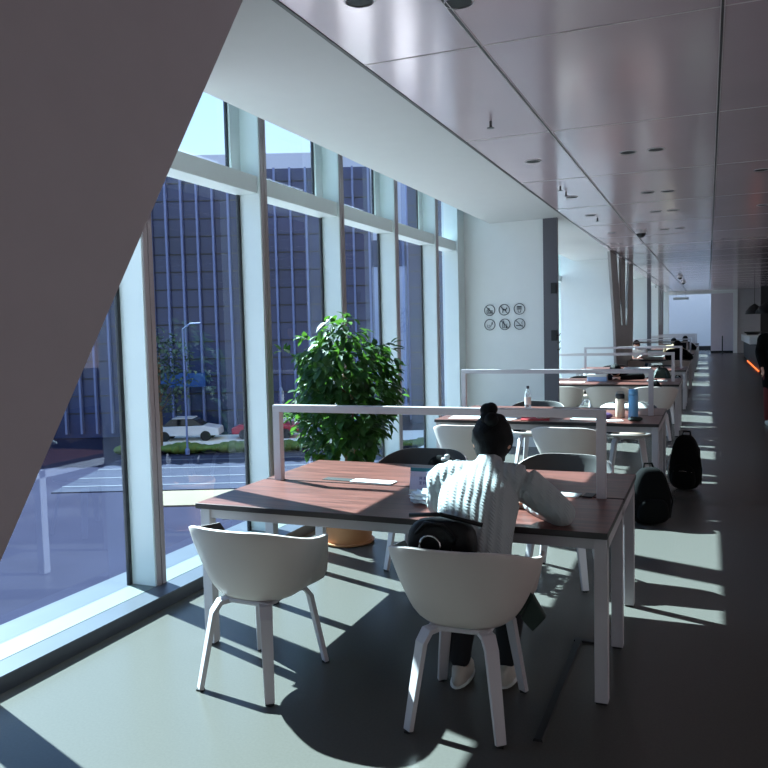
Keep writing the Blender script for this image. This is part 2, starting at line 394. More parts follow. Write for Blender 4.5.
# far end: white portal, bright recess and taupe panel
ZF = ceil_z(47)
bm = bmesh.new()
box(bm, -2.25, -2.05, 46.8, 47.2, 0, 3.28); box(bm, 1.27, 1.47, 46.8, 47.2, 0, 3.28); box(bm, -2.25, 1.47, 46.8, 47.2, 3.28, 3.46)
structure(ob('door_1', bm, M['wall']))
structure(boxo('wall_far_left', (-3.5, -2.25, 46.9, 47.1, 0, 4), M['wall']))
structure(boxo('wall_far_right', (1.47, 7, 46.9, 47.1, 0, 4), M['taupe']))
structure(boxo('wall_far_upper', (-3.5, 7, 47.2, 47.35, 3.46, 4.2), M['taupe']))
structure(boxo('wall_panel', (.14, 1.27, 47.2, 47.35, 0.0, 3.46), M['panel']))
structure(boxo('baseboard_far', (.14, 1.27, 47.15, 47.2, 0, .12), M['black']))
structure(boxo('wall_recess', (-3.4, .4, 53, 53.2, 0, 4), M['wall']))
structure(boxo('baseboard_recess', (-3.4, .4, 52.9, 53, 0, .25), M['black']))
# ceiling stops short of the recess, an added opening so the sky brightens it
t = thing('post_barrier', 'slim black post standing against the taupe panel at the far end', 'post', (.72, 46.7, 0))
bm = bmesh.new(); lathe(bm, [(.03, .03), (.03, .95)], 12); ob('pole', bm, M['black'], t)
bm = bmesh.new(); lathe(bm, [(.16, 0), (.16, .02), (.03, .04)], 16); ob('base', bm, M['black'], t)
t = thing('hanging_sign', 'grey box sign hung under the portal lintel at the far end', 'sign', (-1.25, 46.6, 3.0))
boxo('box', (-.55, .25, -.05, .05, -.02, .12), M['lightgrey'], t)
bm = bmesh.new(); tube(bm, [(-.4, 0, .12), (-.4, 0, .46)], .008, 6); ob('rod', bm, M['lightgrey'], t)
bm = bmesh.new(); tube(bm, [(.1, 0, .12), (.1, 0, .46)], .008, 6); ob('rod', bm, M['lightgrey'], t)

# ---------------------------------------------------------------- bar counter on the right
t = thing('bar_counter', 'long dark counter with white top beyond the walkway', 'counter', (1.5, 27.5, 0))
boxo('body', (.08, .75, 1.5, 14, .08, .78), M['black'], t)
boxo('plinth', (.12, .7, 1.5, 14, 0, .08), M['darkwall'], t)
boxo('worktop', (-.02, .85, 6, 14.1, .78, 1.08), M['wall'], t, bevel=.01)
l = boxo('light_strip', (.02, .06, 1.0, 9.0, .01, .035), M['led'], t); l['label'] = 'glowing amber light strip'
structure(boxo('wall_pillar', (2.40, 4.2, 43.0, 43.4, 0, 4), M['black']))
for i, (x, y, z, lb) in enumerate(((1.50, 30.5, 1.92, 'black bell pendant lamp nearest the portal over the bar counter'), (1.72, 28.4, 1.90, 'black bell pendant lamp closer to the right edge over the bar'))):
    t = thing('pendant_lamp', lb, 'lamp', (x, y, z), 0, 'pendant lamps over the counter')
    bm = bmesh.new(); lathe(bm, [(.30, 0), (.28, .10), (.16, .26), (.05, .34), (.03, .36)], 20, cap=False); ob('lamp_shade', bm, M['black'], t, True)
    bm = bmesh.new(); tube(bm, [(0, 0, .34), (0, 0, ceil_z(y)-z)], .008, 6); ob('cord', bm, M['black'], t)
t = thing('towel_dispenser', 'dark shallow tray on the white bar top', 'tray', (1.85, 39, 1.08))
bm = bmesh.new(); lathe(bm, [(.22, 0), (.34, .10), (.36, .14), (.02, .12)], 20); ob('bowl', bm, M['black'], t, True)
t.name = 'serving_bowl'; t['label'] = 'dark round bowl on the white bar top'; t['category'] = 'bowl'

# ---------------------------------------------------------------- ceiling fittings
def downlight(x, y):
    t = thing('downlight', '', 'ceiling light', (x, y, ceil_z(y)), 0, 'round recessed downlights')
    bm = bmesh.new(); lathe(bm, [(.062, -.006), (.068, -.006), (.068, .006), (.055, .006)], 20, cap=False); ob('ring', bm, M['frame'], t)
    bm = bmesh.new(); lathe(bm, [(.058, -.003), (.03, .002)], 20, cap=True); ob('reflector', bm, M['black'], t)
    return t
DL = [(-1.405, 3.215, 'recessed downlight cut by the top edge, left of the pair'), (-1.02, 3.42, 'recessed downlight cut by the top edge, right of the pair'),
      (-1.40, 6.86, 'recessed downlight next to the bulkhead, nearest of that line'), (-1.40, 8.93, 'recessed downlight next to the bulkhead, second of that line'),
      (-1.41, 10.5, 'recessed downlight next to the bulkhead, third of that line'), (-1.40, 12.8, 'recessed downlight next to the bulkhead, fourth of that line'),
      (-.62, 6.9, 'left recessed downlight of the nearest pair in mid ceiling'), (-.40, 6.9, 'right recessed downlight of the nearest pair in mid ceiling'),
      (-.61, 9.05, 'left recessed downlight of the second pair in mid ceiling'), (-.405, 9.08, 'right recessed downlight of the second pair in mid ceiling'),
      (-.614, 10.6, 'left recessed downlight of the third pair in mid ceiling'), (-.413, 10.6, 'right recessed downlight of the third pair in mid ceiling'),
      (-.62, 12.8, 'left recessed downlight of the fourth pair in mid ceiling'), (-.40, 12.8, 'right recessed downlight of the fourth pair in mid ceiling'),
      (.46, 8.3, 'small dim downlight right of the ceiling joint'), (.61, 10.75, 'downlight at the right edge of the frame')]
d0 = downlight(DL[0][0], DL[0][1]); d0['label'] = DL[0][2]
for x, y, lb in DL[1:]: dup(d0, (x, y, ceil_z(y)), 0, lb)
def sprinkler(x, y):
    t = thing('sprinkler', '', 'sprinkler', (x, y, ceil_z(y)), 0, 'ceiling sprinklers')
    bm = bmesh.new(); lathe(bm, [(.009, 0), (.009, -.04), (.005, -.045)], 10); ob('stem', bm, M['seam_dark'], t)
    bm = bmesh.new(); lathe(bm, [(.026, -.045), (.026, -.048)], 12); ob('deflector', bm, M['seam_dark'], t)
    return t
SP = [(-1.40, 5.42, 'dark sprinkler head nearest the camera'), (-1.40, 8.2, 'dark sprinkler above the sign wall, nearer of two close together'), (-1.40, 8.55, 'dark sprinkler above the sign wall, farther of two close together'), (-1.36, 10.8, 'sprinkler farthest along the bulkhead')]
s0 = sprinkler(*SP[0][:2]); s0['label'] = SP[0][2]
for x, y, lb in SP[1:]: dup(s0, (x, y, ceil_z(y)), 0, lb)
def dome(x, y):
    t = thing('dome_camera', '', 'camera', (x, y, ceil_z(y)), 0, 'dome cameras under the ceiling')
    bm = bmesh.new(); lathe(bm, [(.085, 0), (.085, -.05), (.075, -.06)], 20); ob('housing', bm, M['frame'], t)
    bm = bmesh.new(); lathe(bm, [(.07, -.058), (.062, -.09), (.04, -.115), (.01, -.125)], 18); ob('dome', bm, M['black'], t, True)
    return t
DM = [(-.95, 12.65, 'dome camera nearest the camera, half dark ball under the ceiling'), (-.88, 28.2, 'far dome camera, left of two'), (-.90, 32.9, 'farthest dome camera, right and lower of two')]
c0 = dome(*DM[0][:2]); c0['label'] = DM[0][2]
for x, y, lb in DM[1:]: dup(c0, (x, y, ceil_z(y)), 0, lb)

# ---------------------------------------------------------------- six prohibition signs on the white wall
def flat(bm, pts, y=-.006, th=.004):
    prism(bm, [(p[0], y, p[1]) for p in pts], (0, th, 0))
def ringm(bm, r0, r1, cx=0, cz=0, seg=36):
    A = [[bm.verts.new((cx+r*math.cos(2*math.pi*k/seg), yy, cz+r*math.sin(2*math.pi*k/seg))) for k in range(seg)] for r, yy in ((r0, -.006), (r1, -.006), (r1, 0), (r0, 0))]
    for i in range(4):
        for k in range(seg):
            bm.faces.new([A[i][k], A[i][(k+1) % seg], A[(i+1) % 4][(k+1) % seg], A[(i+1) % 4][k]])
def bar(bm, x0, z0, x1, z1, w):
    d = Vector((x1-x0, z1-z0)); d.normalize(); n = Vector((-d.y, d.x))*w/2
    flat(bm, [(x0+n.x, z0+n.y), (x1+n.x, z1+n.y), (x1-n.x, z1-n.y), (x0-n.x, z0-n.y)])
SG = [(-2.655, 1.85, 'camera'), (-2.46, 1.85, 'pet'), (-2.26, 1.855, 'food'), (-2.655, 1.66, 'hand'), (-2.455, 1.66, 'bottle'), (-2.26, 1.66, 'smoke')]
SLB = {'camera': 'round grey sign, top left, crossed-out camera', 'pet': 'round grey sign, top middle, crossed-out animal', 'food': 'round grey sign, top right, burger and cup',
       'hand': 'round grey sign, bottom left, raised hand', 'bottle': 'round grey sign, bottom middle, crossed-out drinks', 'smoke': 'round grey sign, bottom right, no smoking cigarette'}
for x, z, k in SG:
    t = thing('wall_sign', SLB[k]+' on the white wall', 'sign', (x*1.037, 10.463, 1.6+(z-1.6)*1.037), 0, 'round prohibition signs on the white wall')
    bm = bmesh.new(); ringm(bm, .068, .076); ob('ring', bm, M['sign'], t)
    if k != 'hand' and k != 'food':
        bm = bmesh.new(); bar(bm, -.05, .05, .05, -.05, .008); ob('slash', bm, M['sign'], t)
    bm = bmesh.new()
    if k == 'camera': bar(bm, -.038, -.005, .038, -.005, .006); bar(bm, -.038, -.04, .038, -.04, .006); bar(bm, -.036, -.04, -.036, .0, .006); bar(bm, .036, -.04, .036, 0, .006); ringm(bm, .012, .018, .0, -.022, 16); bar(bm, -.03, .018, .0, .018, .018)
    if k == 'pet': bar(bm, -.02, .0, .025, .0, .018); bar(bm, -.018, 0, -.022, -.04, .007); bar(bm, .022, 0, .026, -.04, .007); bar(bm, .025, .005, .04, .028, .012); bar(bm, -.02, .005, -.038, .03, .006)
    if k == 'food': bar(bm, -.035, .028, .03, .028, .016); bar(bm, -.035, .010, .03, .010, .006); bar(bm, -.035, -.002, .03, -.002, .008); bar(bm, -.02, -.012, -.014, -.045, .006); bar(bm, .02, -.012, .014, -.045, .006); bar(bm, -.014, -.045, .014, -.045, .006)
    if k == 'hand': bar(bm, -.028, .0, -.028, -.035, .006); bar(bm, -.028, -.035, .01, -.045, .006); bar(bm, .0, -.03, .0, .0, .006); bar(bm, .012, -.03, .035, .04, .006); bar(bm, .035, .04, .04, .0, .006)
    if k == 'bottle': bar(bm, -.03, -.045, -.03, .02, .006); bar(bm, -.006, -.045, -.006, .02, .006); bar(bm, -.03, -.045, -.006, -.045, .006); bar(bm, -.018, .02, -.018, .045, .012); bar(bm, .012, -.04, .034, -.04, .02); bar(bm, .022, -.03, .03, .01, .005)
    if k == 'smoke': bar(bm, -.045, -.02, .03, -.02, .012); bar(bm, .036, -.02, .044, -.02, .012); bar(bm, .036, -.005, .03, .02, .005); bar(bm, .03, .02, .04, .04, .005)
    ob('pictogram', bm, M['sign'], t)
for z, lb in ((2.12, 'dark square control box high on the dark end panel'), (1.50, 'dark square control box low on the dark end panel with hooks')):
    t = thing('control_box', lb, 'control box', (-1.87, 10.44, z), 0, 'control boxes on the dark panel')
    boxo('box', (-.045, .03, -.02, .01, -.07, .07), M['black'], t, bevel=.003)
    if z < 2:
        for q in (-.10, -.19, -.0):
            bm = bmesh.new(); tube(bm, [(.03, 0, q), (.06, -.01, q), (.075, -.01, q+.03)], .006, 6); ob('hook', bm, M['black'], t)

# ---------------------------------------------------------------- desks
def table(y, label, xc=-1.40, W=2.04, D=1.38, h=.75):
    t = thing('desk', label, 'desk', (xc, y, 0), 0, 'double reading desks in a row')
    hw = W/2
    for (a, b) in ((0, D/2-.012), (D/2+.012, D)):
        bm = bmesh.new(); box(bm, -hw, hw, a, b, h-.028, h)
        me = ob('desktop', bm, [M['edge'], M['wood']], t, bevel=.002)
        for p in me.data.polygons:
            if p.normal.z > .9: p.material_index = 1
    bm = bmesh.new()
    for yy in (.05, D/2-.03, D-.10): box(bm, -hw+.02, hw-.02, yy, yy+.05, h-.085, h-.029)
    for xx in (-hw+.005, hw-.055): box(bm, xx, xx+.05, .04, D-.05, h-.086, h-.0285)
    ob('frame', bm, M['frame'], t, bevel=.002)
    for xx in (-hw+.005, hw-.06):
        for yy in (.035, D/2-.03, D-.09):
            l = boxo('leg', (xx, xx+.055, yy, yy+.055, .008, h-.03), M['frame'], t, bevel=.003)
            bm = bmesh.new(); box(bm, xx+.005, xx+.05, yy+.005, yy+.05, 0, .008); ob('foot', bm, M['foot'], l)
    bm = bmesh.new(); yy = D/2-.022
    RL, RR = -hw+.075, hw-.13
    box(bm, RL, RL+.045, yy, yy+.045, h-.03, h+.40); box(bm, RR, RR+.045, yy, yy+.045, h-.03, h+.40)
    box(bm, RL-.0, RR+.045, yy, yy+.045, h+.40, h+.441)
    ob('divider_rail', bm, M['frame'], t, bevel=.002)
    return t
T = [3.28, 7.10, 11.90, 15.70, 20.6, 24.4, 28.9, 32.6, 37.2]
names = ['nearest reading desk with red-brown top and white rail', 'second reading desk with bottles and papers', 'third reading desk where someone in black lies across', 'fourth reading desk from the camera',
         'fifth reading desk beyond the V column', 'sixth reading desk from the camera', 'seventh reading desk from the camera', 'eighth reading desk, next to last', 'last reading desk near the far end']
t0 = table(T[0], names[0])
TX = [-1.40, -1.41, -1.40, -1.40, -1.40, -1.40, -1.40, -1.40, -1.40]
for i in range(1, len(T)): dup(t0, (TX[i], T[i], 0), 0, names[i])

# ---------------------------------------------------------------- chairs
def make_chair(label):
    t = thing('armchair', label, 'chair', (0, 0, 0), 0, 'white bucket armchairs')
    bm = bmesh.new(); NT = 48; NR = 14; grid = []
    for i in range(NT):
        th = 2*math.pi*i/NT            # 0 = front (+y), pi = back
        a = abs(((th+math.pi) % (2*math.pi))-math.pi)   # 0 front .. pi back
        # rim height
        f = min(1, max(0, (a-.72)/.60)); f = f*f*(3-2*f)
        g = min(1, max(0, (a-1.3)/1.5)); g = g*g*(3-2*g)
        rimz = .452 + f*(.235) + g*.072
        rx = .305 if a > .9 else .295; ry = .27
        s = math.sin(th); c = math.cos(th)
        ex = abs(s)**.80*(1 if s >= 0 else -1); ey = abs(c)**.85*(1 if c >= 0 else -1)
        Rx, Ry = rx*ex, ry*ey
        if a < 1.2: Ry = .235*ey + .0
        row = []
        for j in range(NR+1):
            u = j/NR
            # profile: radius fraction and height fraction
            PR = ((0, 0), (.16, .0), (.32, .003), (.46, .015), (.56, .045), (.63, .10), (.69, .18), (.745, .28), (.795, .39), (.84, .50), (.88, .61), (.915, .71), (.95, .81), (.978, .91), (1, 1))
            rf, hf = PR[j]
            z = .415+(rimz-.415)*hf
            row.append(bm.verts.new((Rx*rf, Ry*rf, z)) if j else None)
        grid.append(row)
    cv = bm.verts.new((0, 0, .415))
    for i in range(NT):
        k = (i+1) % NT
        bm.faces.new([cv, grid[i][1], grid[k][1]])
        for j in range(1, NR): bm.faces.new([grid[i][j], grid[k][j], grid[k][j+1], grid[i][j+1]][::-1] if False else [grid[i][j], grid[i][j+1], grid[k][j+1], grid[k][j]])
    sh = ob('shell', bm, [M['shell'], M['inner_shade']], t, True)
    # give the inside its painted shade through the solidify offset
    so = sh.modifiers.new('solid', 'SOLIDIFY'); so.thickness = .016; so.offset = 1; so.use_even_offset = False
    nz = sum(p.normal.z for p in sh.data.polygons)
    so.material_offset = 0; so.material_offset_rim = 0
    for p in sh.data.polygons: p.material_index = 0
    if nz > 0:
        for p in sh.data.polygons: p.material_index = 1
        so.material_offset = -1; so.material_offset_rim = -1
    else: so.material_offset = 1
    b = sh.modifiers.new('bev', 'BEVEL'); b.width = .003; b.segments = 2; b.limit_method = 'ANGLE'; b.angle_limit = math.radians(50)
    bm = bmesh.new(); lathe(bm, [(.15, .436), (.175, .440), (.17, .449), (.10, .452), (.01, .452)], 28); ob('seat_pad', bm, M['pad'], t, True)
    bm = bmesh.new(); box(bm, -.13, .13, -.15, .15, .388, .412); ob('under_frame', bm, M['frame'], t, bevel=.01)
    for sx in (-1, 1):
        for sy in (-1, 1):
            bm = bmesh.new()
            p = [Vector((sx*.085, sy*.11, .398)), Vector((sx*.125, sy*.16, .392)), Vector((sx*.143, sy*.185, .35)), Vector((sx*.187, sy*.243, .007))]
            ws = [.026, .030, .028, .021]; d = Vector((sx*.6, sy*.8, 0)); d.normalize(); side = Vector((-d.y, d.x, 0))
            rings = []
            for q, (pp, wv) in enumerate(zip(p, ws)):
                tt = (p[min(q+1, 3)]-p[max(q-1, 0)]).normalized(); nn = tt.cross(side).normalized()
                rings.append([bm.verts.new(pp+side*wv*a+nn*.011*b) for a, b in ((1, 1), (-1, 1), (-1, -1), (1, -1))])
            for q in range(3):
                for k in range(4): bm.faces.new([rings[q][k], rings[q][(k+1) % 4], rings[q+1][(k+1) % 4], rings[q+1][k]])
            bm.faces.new(rings[0]); bm.faces.new(rings[3][::-1])
            l = ob('leg', bm, M['frame'], t, bevel=.003)
            bm = bmesh.new(); box(bm, sx*.187-.014, sx*.187+.014, sy*.243-.014, sy*.243+.014, 0, .008); ob('foot', bm, M['foot'], l)
    return t
R_ = math.radians
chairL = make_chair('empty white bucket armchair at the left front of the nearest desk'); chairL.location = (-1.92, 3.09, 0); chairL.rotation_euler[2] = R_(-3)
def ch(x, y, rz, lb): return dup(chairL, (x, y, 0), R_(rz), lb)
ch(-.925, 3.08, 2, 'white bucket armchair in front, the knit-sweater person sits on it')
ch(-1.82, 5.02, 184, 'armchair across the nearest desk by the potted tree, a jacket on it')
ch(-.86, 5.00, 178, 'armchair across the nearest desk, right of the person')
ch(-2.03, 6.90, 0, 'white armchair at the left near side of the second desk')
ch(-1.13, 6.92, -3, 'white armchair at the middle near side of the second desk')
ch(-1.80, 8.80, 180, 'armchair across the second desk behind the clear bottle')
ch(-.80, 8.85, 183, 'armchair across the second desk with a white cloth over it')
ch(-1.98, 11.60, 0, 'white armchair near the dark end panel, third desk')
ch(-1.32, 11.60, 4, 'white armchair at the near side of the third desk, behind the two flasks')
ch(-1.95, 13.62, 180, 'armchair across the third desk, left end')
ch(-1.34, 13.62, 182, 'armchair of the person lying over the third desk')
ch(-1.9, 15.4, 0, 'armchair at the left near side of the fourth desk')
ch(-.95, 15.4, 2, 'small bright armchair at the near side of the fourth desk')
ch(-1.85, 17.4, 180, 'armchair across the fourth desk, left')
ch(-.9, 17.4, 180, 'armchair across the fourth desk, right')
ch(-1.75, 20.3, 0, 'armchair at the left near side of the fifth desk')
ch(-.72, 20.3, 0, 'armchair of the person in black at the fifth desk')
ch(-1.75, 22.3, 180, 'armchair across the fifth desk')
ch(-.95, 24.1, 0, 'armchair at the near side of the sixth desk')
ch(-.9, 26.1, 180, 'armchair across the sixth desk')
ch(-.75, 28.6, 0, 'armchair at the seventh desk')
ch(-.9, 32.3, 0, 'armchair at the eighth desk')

# ---------------------------------------------------------------- potted tree
t = thing('potted_tree', 'bushy potted fig tree in a terracotta planter behind the nearest desk', 'plant', (-2.55, 5.36, 0))
bm = bmesh.new(); lathe(bm, [(.165, 0), (.178, .02), (.205, .18), (.225, .36), (.235, .37), (.235, .40), (.215, .40), (.20, .34), (.03, .34)], 32, cap=True); ob('planter', bm, M['terracotta'], t, True)
bm = bmesh.new(); lathe(bm, [(.175, 0), (.20, .010), (.205, .022), (.18, .022)], 32); ob('saucer', bm, M['terracotta'], t)
bm = bmesh.new(); lathe(bm, [(.184, .345), (.10, .352), (.01, .356)], 24); ob('soil', bm, M['soil'], t)
bm = bmesh.new()
tube(bm, [(0, 0, .34), (.01, .0, .6), (-.01, .01, .85), (.0, 0, 1.1), (.0, 0, 1.45)], [.020, .018, .015, .012, .006], 8)
tube(bm, [(.03, .03, .34), (.06, .04, .7), (.04, .05, 1.0), (.07, .02, 1.3)], [.012, .011, .009, .005], 8)
tips = []
for i in range(34):
    z = random.uniform(.78, 1.45); a = random.uniform(0, 6.28); L = random.uniform(.16, .34)
    p0 = Vector((0, 0, z-.08)); p1 = p0+Vector((math.cos(a)*L*.5, math.sin(a)*L*.5, .08)); p2 = p0+Vector((math.cos(a)*L, math.sin(a)*L, .08))
    tube(bm, [p0, p1, p2], [.006, .004, .002], 5)
ob('trunk', bm, M['bark'], t, True)
bm = bmesh.new()
def leaf(bm, p, d, L, W):
    d = d.normalized(); s = d.cross(Vector((0, 0, 1)))
    if s.length < .1: s = Vector((1, 0, 0))
    s.normalize(); s = (s+Vector((random.uniform(-.4, .4), random.uniform(-.4, .4), random.uniform(-.3, .3)))).normalized(); n = s.cross(d).normalized()
    c = [bm.verts.new(p+d*L*f+n*(-L*.18*f*f)) for f in (0, .33, .68, 1)]
    l = [bm.verts.new(p+d*L*f+s*W*g+n*(-L*.18*f*f+W*.25)) for f, g in ((.25, .85), (.62, .75))]
    r = [bm.verts.new(p+d*L*f-s*W*g+n*(-L*.18*f*f+W*.25)) for f, g in ((.25, .85), (.62, .75))]
    for f in ([c[0], c[1], l[0]], [c[1], c[2], l[1], l[0]], [c[2], c[3], l[1]], [c[0], r[0], c[1]], [c[1], r[0], r[1], c[2]], [c[2], r[1], c[3]]): bm.faces.new(f)
N = 0
while N < 1900:
    x, y, z = random.uniform(-.46, .46), random.uniform(-.42, .42), random.uniform(.62, 1.74)
    h = (z-1.18)/.58
    prof = math.sqrt(max(0, 1-abs(h)**2.2))*(.36 if h > 0 else .375)
    if h > .55: prof *= .62
    th = math.atan2(y, x); prof *= 1+.16*math.sin(3*th+5*z)+.10*math.sin(7*th-9*z)
    r = math.hypot(x, y)
    if r > prof or (r < prof*.55 and random.random() < .8): continue
    out = Vector((x, y, 0)).normalized() if r > .01 else Vector((1, 0, 0))
    d = out*random.uniform(.5, 1)+Vector((random.uniform(-.5, .5), random.uniform(-.5, .5), random.uniform(-1.1, .15)))
    leaf(bm, Vector((x, y, z)), d, random.uniform(.07, .115), random.uniform(.024, .040)); N += 1
for (bx, by, bz, dx, dy, dz) in ((.0, 0, 1.55, .05, -.05, .25), (.15, -.1, 1.45, .34, -.1, .12), (.2, -.1, 1.2, .25, -.08, .02), (-.2, -.1, 1.35, -.2, -.15, .18), (-.3, 0, .95, -.16, -.1, .05), (-.2, 0, 1.5, -.12, -.1, .12)):
    for k in range(16):
        f = k/15; p = Vector((bx+dx*f, by+dy*f, bz+dz*f-.05*f*f)); leaf(bm, p, Vector((dx, dy, dz))+Vector((random.uniform(-.4, .4), random.uniform(-.4, .4), random.uniform(-.5, .2))), .075, .026)
f_ = ob('foliage', bm, M['leaf'], t, True); f_['kind'] = 'stuff'

# ---------------------------------------------------------------- people
VOX = [.0065]
def rtube(bm, pts, seg=20):
    """rounded tube through pts [(co, (rx, ry))]; rx runs along local x"""
    P = [Vector(p[0]) for p in pts]; R = [p[1] if isinstance(p[1], tuple) else (p[1], p[1]) for p in pts]
    Q = []; n = len(P)
    for i in range(n-1):
        p0, p1, p2, p3 = P[max(i-1, 0)], P[i], P[i+1], P[min(i+2, n-1)]
        L = (p2-p1).length; m = max(2, min(10, int(L/.02)))
        for k in range(m):
            t = k/m; q = .5*((2*p1)+(p2-p0)*t+(2*p0-5*p1+4*p2-p3)*t*t+(3*p1-p0-3*p2+p3)*t**3)
            h = t*t*(3-2*t); Q.append((q, R[i][0]*(1-h)+R[i+1][0]*h, R[i][1]*(1-h)+R[i+1][1]*h))
    Q.append((P[-1], R[-1][0], R[-1][1]))
    rings = []
    def ring(c, t, rx, ry):
        a = Vector((1, 0, 0))-t*t.x
        if a.length < .35: a = Vector((0, 1, 0))-t*t.y
        a.normalize(); b = t.cross(a)
        rings.append([bm.verts.new(c+a*rx*math.cos(2*math.pi*k/seg)+b*ry*math.sin(2*math.pi*k/seg)) for k in range(seg)])
    def tan(i): return (Q[min(i+1, len(Q)-1)][0]-Q[max(i-1, 0)][0]).normalized()
    t0 = tan(0); c, rx, ry = Q[0]; rm = min(rx, ry)
    for f in (.96, .8, .5): ring(c-t0*rm*f, t0, rx*math.sqrt(1-f*f), ry*math.sqrt(1-f*f))
    for i, (c, rx, ry) in enumerate(Q): ring(c, tan(i), rx, ry)
    t1 = tan(len(Q)-1); c, rx, ry = Q[-1]; rm = min(rx, ry)
    for f in (.5, .8, .96): ring(c+t1*rm*f, t1, rx*math.sqrt(1-f*f), ry*math.sqrt(1-f*f))
    for i in range(len(rings)-1):
        for k in range(seg): bm.faces.new([rings[i][k], rings[i][(k+1) % seg], rings[i+1][(k+1) % seg], rings[i+1][k]])
    bm.faces.new(rings[0][::-1]); bm.faces.new(rings[-1])
def remesh(name, bm, m, parent, smooth=4):
    bmesh.ops.recalc_face_normals(bm, faces=bm.faces)
    me = bpy.data.meshes.new(name+'_raw'); bm.to_mesh(me); bm.free()
    o = bpy.data.objects.new(name+'_raw', me); C.objects.link(o)
    q = o.modifiers.new('r', 'REMESH'); q.mode = 'VOXEL'; q.voxel_size = VOX[0]
    k = o.modifiers.new('s', 'SMOOTH'); k.factor = .5; k.iterations = smooth
    dg = bpy.context.evaluated_depsgraph_get(); nm = bpy.data.meshes.new_from_object(o.evaluated_get(dg), depsgraph=dg)
    bpy.data.objects.remove(o); bpy.data.meshes.remove(me)
    nm.name = name; nm.materials.clear(); nm.materials.append(m)
    for p in nm.polygons: p.use_smooth = True
    return link(bpy.data.objects.new(name, nm), parent)
def skinmesh(name, pts, edges, m, parent, sub=2, head=None):
    """split the skeleton graph into chains and merge their rounded tubes into one surface"""
    bm = bmesh.new(); used = set(); nxt = {}
    for a, b in edges: nxt.setdefault(a, []).append(b)
    def walk(a, b):
        c = [a, b]; used.add((a, b))
        while nxt.get(c[-1]) and (c[-1], nxt[c[-1]][0]) not in used:
            used.add((c[-1], nxt[c[-1]][0])); c.append(nxt[c[-1]][0])
        return c
    for a, b in edges:
        if (a, b) in used: continue
        c = walk(a, b); pp = [pts[i] for i in c]
        if len(used) and c[0] != 0 and len(pp) > 1:   # a branch starts inside its parent: start thin there
            r1 = pp[1][1]; pp[0] = (pp[0][0], r1)
        rtube(bm, pp)
    if head: head_mesh(bm, *head)
    return remesh(name, bm, m, parent)
def chain(P, E, pts, start=None):
    prev = start
    for p in pts:
        P.append(p); i = len(P)-1
        if prev is not None: E.append((prev, i))
        prev = i
    return prev
def head_mesh(bm, c, R, s=1.0):
    """head with brow, nose, lips, chin and ears; looks along local +y; c centre"""
    vs0 = len(bm.verts)
    res = bmesh.ops.create_uvsphere(bm, u_segments=28, v_segments=20, radius=1)
    for v in res['verts']:
        x, y, z = v.co
        X, Y, Z = x*.078, y*.097, z*.118
        if z < -.1: X *= 1-.30*min(1, (-z-.1)); Y *= 1-.12*min(1, -z-.1) if y > 0 else 1-.35*min(1, -z-.1)
        if y > .75 and abs(x) < .22 and -.32 < z < .08: Y += .020*(1-abs(x)/.22)*(1-abs(z+.14)/.22 if abs(z+.14) < .22 else 0)
        if y > .8 and abs(x) < .3 and -.62 < z < -.42: Y += .006
        if y > .7 and .05 < z < .25: Y += .004
        if y > .7 and -.05 < z < .06 and .2 < abs(x) < .5: Y -= .006
        v.co = Vector((X, Y, Z))*s
    for sx in (-1, 1):
        e = bmesh.ops.create_uvsphere(bm, u_segments=10, v_segments=8, radius=1)
        for v in e['verts']: v.co = Vector((v.co.x*.010+sx*.078, v.co.y*.018-.005, v.co.z*.030-.005))*s
        res['verts'] += e['verts']
    for v in res['verts']: v.co = R @ v.co + c
def hand(P, E, start, w, d, s, up=Vector((0, 0, 1)), right=1):
    """palm and five fingers from wrist w heading d; curl towards -up"""
    d = d.normalized(); side = d.cross(up).normalized()*right
    palm = w+d*.055
    P.append((w+d*.03, (.026, .015))); E.append((start, len(P)-1)); a = len(P)-1
    P.append((palm, (.030, .013))); E.append((a, len(P)-1)); pi = len(P)-1
    for k, (off, L) in enumerate(((-.027, .068), (-.009, .078), (.009, .073), (.026, .056))):
        b = palm+side*off+d*.02
        q1 = b+d*L*.45-up*.004; q2 = q1+d*L*.3-up*L*.18; q3 = q2+d*L*.16-up*L*.22
        chain(P, E, [(b, .0095), (q1, .009), (q2, .008), (q3, .007)], pi)
    b = w+d*.035-side*.028
    chain(P, E, [(b, .012), (b+d*.025-side*.018-up*.008, .010), (b+d*.05-side*.022-up*.014, .0085)], a)
